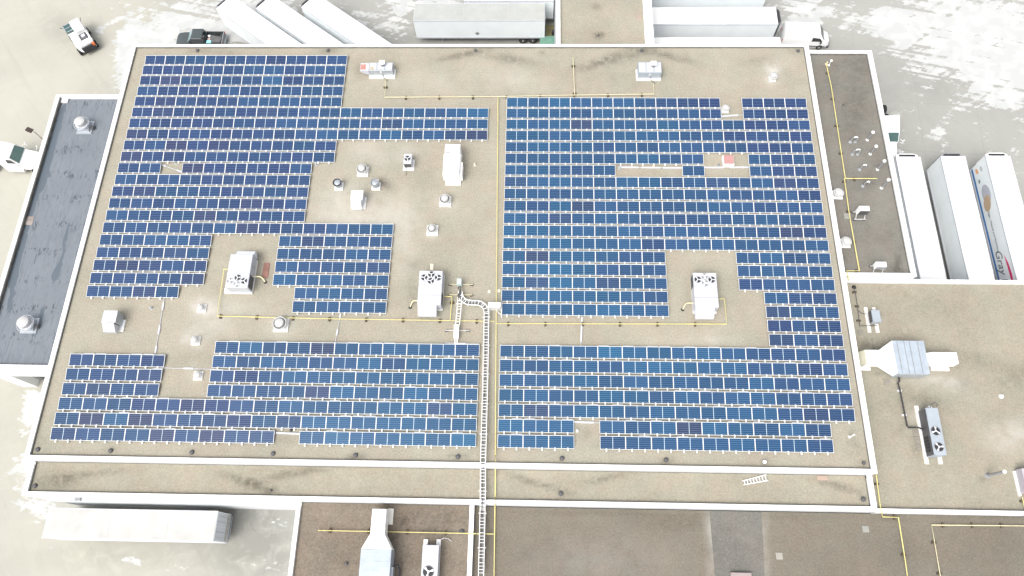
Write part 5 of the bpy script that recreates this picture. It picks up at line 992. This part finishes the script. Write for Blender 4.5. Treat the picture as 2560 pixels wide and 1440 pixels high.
for s in (-1, 1):
    for xx in (-1.75, 1.75): wheel(t, xx, s * 0.80, 0.38, 0.24)
    b = MB(); b.box(0.85, 1.0, s * 0.9 if s > 0 else -1.08, s * 0.9 + 0.18 if s > 0 else -0.9, 1.05, 1.2); b.build('mirror', PICK, t)
    b = MB(); b.box(-2.72, -2.6, s * 0.83 - 0.06, s * 0.83 + 0.06, 0.72, 1.03); b.build('tail_light', REDL, t)
P0 = lambda x, y: (0.2 - x, 9.28 - y)
def load(name, m, x, y, z, f, label, cat):
    X, Y = P0(x, y); o = f.build(name, m, smooth=name == 'bucket'); o.location = (X, Y, z); tag(o, label, cat, 'load in the pickup bed')
b = MB(); b.prism([(-0.75, -0.62), (0.45, -0.62), (0.55, 0.1), (0.1, 0.25), (-0.75, 0.42)], 0, 0.03); load('tarp', mat('grey_tarp', (0.11, 0.11, 0.11), 0.9, vary=0.2), -1.95, 0.0, 0.92, b, 'grey tarp covering the rear of the pickup bed', 'tarp')
b = MB(); b.cyl(0, 0, 0, 0.3, 0.12, 0.15, 14); b.cyl(0, 0, 0.3, 0.33, 0.16, n=14); load('bucket', WHITE, -1.0, -0.35, 0.6, b, 'round white bucket in the pickup bed', 'bucket')
b = MB(); b.bev(-0.28, 0.28, -0.22, 0.22, 0, 0.35, 0.03); load('cooler_box', CYANB, -1.1, 0.5, 0.62, b, 'light blue box in the pickup bed', 'box')
b = MB(); b.bev(-0.25, 0.25, -0.15, 0.15, 0, 0.3, 0.06); load('sack', mat('pink_sack', (0.55, 0.40, 0.36), 0.9, vary=0.4, scale=8), -1.1, 0.05, 0.62, b, 'pinkish sack beside the bucket in the pickup bed', 'sack')

# white yard machine (skid steer style loader with side cab)
p = at(188, 92, 0.9); t = thing('yard_loader', (-13.55, 9.35, 0), 'white yard sweeper machine with orange beacon alone on open concrete', 'yard vehicle', rz=D2R(127))
b = MB(); b.prism([(-1.75, -0.95), (1.0, -0.95), (1.0, 0.95), (-1.35, 0.95), (-1.75, 0.6)], 0.55, 1.45); b.build('body', PAINTW, t)
b = MB(); b.bev(0.0, 1.85, -0.95, 0.15, 1.46, 1.95, 0.06); b.build('hopper_lid', PAINTW, t)
b = MB(); b.box(-1.05, -0.05, -0.78, 0.12, 1.452, 1.47); b.build('engine_grille', DGREY, t); b = MB(); b.bev(-0.75, -0.35, -0.6, -0.15, 1.47, 1.65, 0.04); b.build('air_filter', UNIT, t)
b = MB(); b.bev(0.75, 1.9, 0.2, 0.98, 0.9, 1.75, 0.05); b.build('cab', GLASS, t); b = MB()
for xx in (0.75, 1.3, 1.85): b.box(xx - 0.03, xx + 0.03, 0.17, 1.01, 1.752, 1.80)
b.box(0.7, 1.9, 0.15, 0.22, 1.752, 1.80); b.box(0.7, 1.9, 0.95, 1.02, 1.752, 1.80); b.build('cab_frame', GALV, t)
b = MB(); b.prism([(1.75, 0.15), (2.35, 0.35), (2.25, 1.15), (1.7, 1.05)], 0.55, 1.3); b.build('cab_nose', mat('tinted_nose', (0.26, 0.33, 0.34), 0.2), t)
b = MB(); b.box(-1.98, -1.76, -0.9, 0.55, 0.45, 1.2); b.build('rear_counterweight', BLACK, t)
b = MB(); b.bev(-2.0, -1.72, -0.98, -0.68, 1.0, 1.3, 0.05); b.build('beacon', ORANGE, t)
b = MB()
for i in range(7): b.box(-1.62, -1.42, -0.32 + i * 0.1, -0.27 + i * 0.1, 1.452, 1.465)
b.build('vent_slots', MGREY, t)
for xx, yy in ((-1.2, 0.98), (-1.2, -0.98), (1.1, 0.98), (1.1, -0.98)): wheel(t, xx, yy, 0.42, 0.28)
b = MB(); b.tube([(1.9, -0.9, 1.2), (2.15, -1.2, 1.5)], 0.03, 6); b.tube([(2.2, 1.1, 1.2), (2.1, 1.35, 1.5)], 0.03, 6); b.build('mirror_arm', DGREY, t)
b = MB(); b.tube([(0.2, -1.0, 1.0), (1.1, -1.02, 1.0)], 0.04, 6); b.build('hand_rail', ALU, t)

# tractor units
def tractor(label, loc, rz, sleeper=True):
    t = thing('tractor_unit', loc, label, 'truck', 'white tractor units', rz=rz)
    b = MB(); b.box(-5.0, 2.3, -0.42, 0.42, 0.6, 0.95); b.build('chassis', DGREY, t)
    hs_ = lambda x, w_, z1, i: [(x, -w_, 0.75), (x, w_, 0.75), (x, w_, z1 - 0.25), (x, w_ - i, z1), (x, -w_ + i, z1), (x, -w_, z1 - 0.25)]
    b = MB(); b.loft([hs_(0.55, 0.98, 1.85, 0.16), hs_(1.5, 0.94, 1.72, 0.18), hs_(2.1, 0.85, 1.6, 0.2), hs_(2.35, 0.68, 1.35, 0.2)]); b.build('hood', PAINTW, t, True)
    b = MB(); b.loft([[(-1.6, -1.05, 0.9), (0.56, -1.05, 0.9), (0.56, 1.05, 0.9), (-1.6, 1.05, 0.9)], [(-1.6, -1.05, 1.9), (0.56, -1.02, 1.9), (0.56, 1.02, 1.9), (-1.6, 1.05, 1.9)], [(-1.6, -0.95, 2.75), (-0.08, -0.88, 2.72), (-0.08, 0.88, 2.72), (-1.6, 0.95, 2.75)], [(-1.6, -0.85, 3.35), (-0.6, -0.78, 3.15), (-0.6, 0.78, 3.15), (-1.6, 0.85, 3.35)]]); b.build('cab', PAINTW, t, True)
    b = MB(); b.add([(-0.04, -0.8, 2.66), (-0.04, 0.8, 2.66), (0.56, 0.93, 1.92), (0.56, -0.93, 1.92)], [(0, 3, 2, 1)]); o = b.build('windshield', GLASS, t); o.location = (0.03, 0, 0.03)
    for s in (-1, 1):
        zz = lambda z: 1.05 - (z - 1.9) * 0.15 + 0.012
        b = MB(); q = [(-0.6, 2.0), (0.3, 2.0), (0.0, 2.5), (-0.5, 2.55)]; b.loft([[(x, s * (zz(z) - 0.02 - 0.02 * (x > 0)), z) for x, z in q], [(x, s * zz(z), z) for x, z in q]]); b.build('side_window', GLASSD, t)
        b = MB(); b.tube([(0.5, s * 1.0, 2.3), (0.75, s * 1.32, 2.2)], 0.025, 6); b.tube([(1.7, s * 0.9, 1.7), (1.85, s * 1.15, 1.95)], 0.02, 6); b.bev(0.68, 0.78, s * 1.32 - 0.08, s * 1.32 + 0.08, 1.9, 2.45, 0.03); b.bev(1.8, 1.9, s * 1.17 - 0.07, s * 1.17 + 0.07, 1.9, 2.1, 0.03); b.build('mirror', PAINTW, t)
        b = MB(); b.bev(-1.5, 0.4, s * 0.95 - 0.2, s * 0.95 + 0.2, 0.45, 0.88, 0.05); b.build('fuel_tank', ALU, t)
        b = MB(); b.bev(2.15, 2.4, s * 0.62 - 0.16, s * 0.62 + 0.16, 1.0, 1.25, 0.04); b.build('headlight', GALV, t)
        wheel(t, 1.55, s * 0.90, 0.47, 0.28)
        for xx in (-3.3, -4.4): wheel(t, xx, s * 0.86, 0.47, 0.52, rim=PAINTW)
    b = MB(); b.bev(2.28, 2.5, -0.95, 0.95, 0.4, 0.75, 0.05); b.build('bumper', UNIT, t)
    return t
tractor('white tractor unit cut by the left picture edge', (-15.95, -6.9, 0), D2R(-3))
tractor('white tractor unit half hidden behind the dark wing parapet', (74.55, -4.25, 0), D2R(-90))

# street lamp behind the annex
hp = at(84, 328, 7.4); t = thing('street_lamp', (hp.x, hp.y, 0), 'thin lamp post with square dark head left of the annex', 'street lamp')
b = MB(); b.cyl(0, 0, 0, 7.3, 0.09, 0.045, 10); b.build('pole', mat('lamp_brown', (0.30, 0.25, 0.21), 0.6), t, True)
b = MB(); b.tube([(0, 0, 7.3), (-0.12, 0.02, 7.42), (-0.3, 0.06, 7.45)], 0.035, 6); b.build('arm', mat('lamp_brown', (0.30, 0.25, 0.21)), t)
b = MB(); b.box(-0.34, 0.34, -0.22, 0.22, 7.4, 7.52, Matrix.Translation((-0.42, 0.1, 0)) @ Matrix.Rotation(-0.4, 4, 'Z')); o = b.build('lamp_head', mat('lamp_head', (0.045, 0.03, 0.025), 0.6), t)

# dock beside the north wing
q = rect(1350, 90, 1393, 112, 1.1); b = MB(); b.box(q[0], q[1] , q[2], q[3], 0.9, 1.1); b.box(q[0] + 0.1, q[1] - 0.1, q[2] + 0.05, q[3] - 0.05, 0, 0.9)
tag(b.build('dock_leveller', GREEN), 'green painted dock plate by the north wing wall', 'dock plate')
q = rect(1364, 64, 1389, 90, 0.3); b = MB(); b.bev(q[0], q[1], q[2], q[3] + 0.1, 0, 0.3, 0.03)
tag(b.build('dock_pit', OLIVE), 'olive stained dock ramp between trailer rear and wing wall', 'dock ramp')
b = MB(); b.bev(40.15, 40.44, 9.7, 10.1, 0.9, 1.4, 0.04); tag(b.build('dock_bumper', BLACK), 'black rubber bumper on the north wing wall', 'dock bumper')
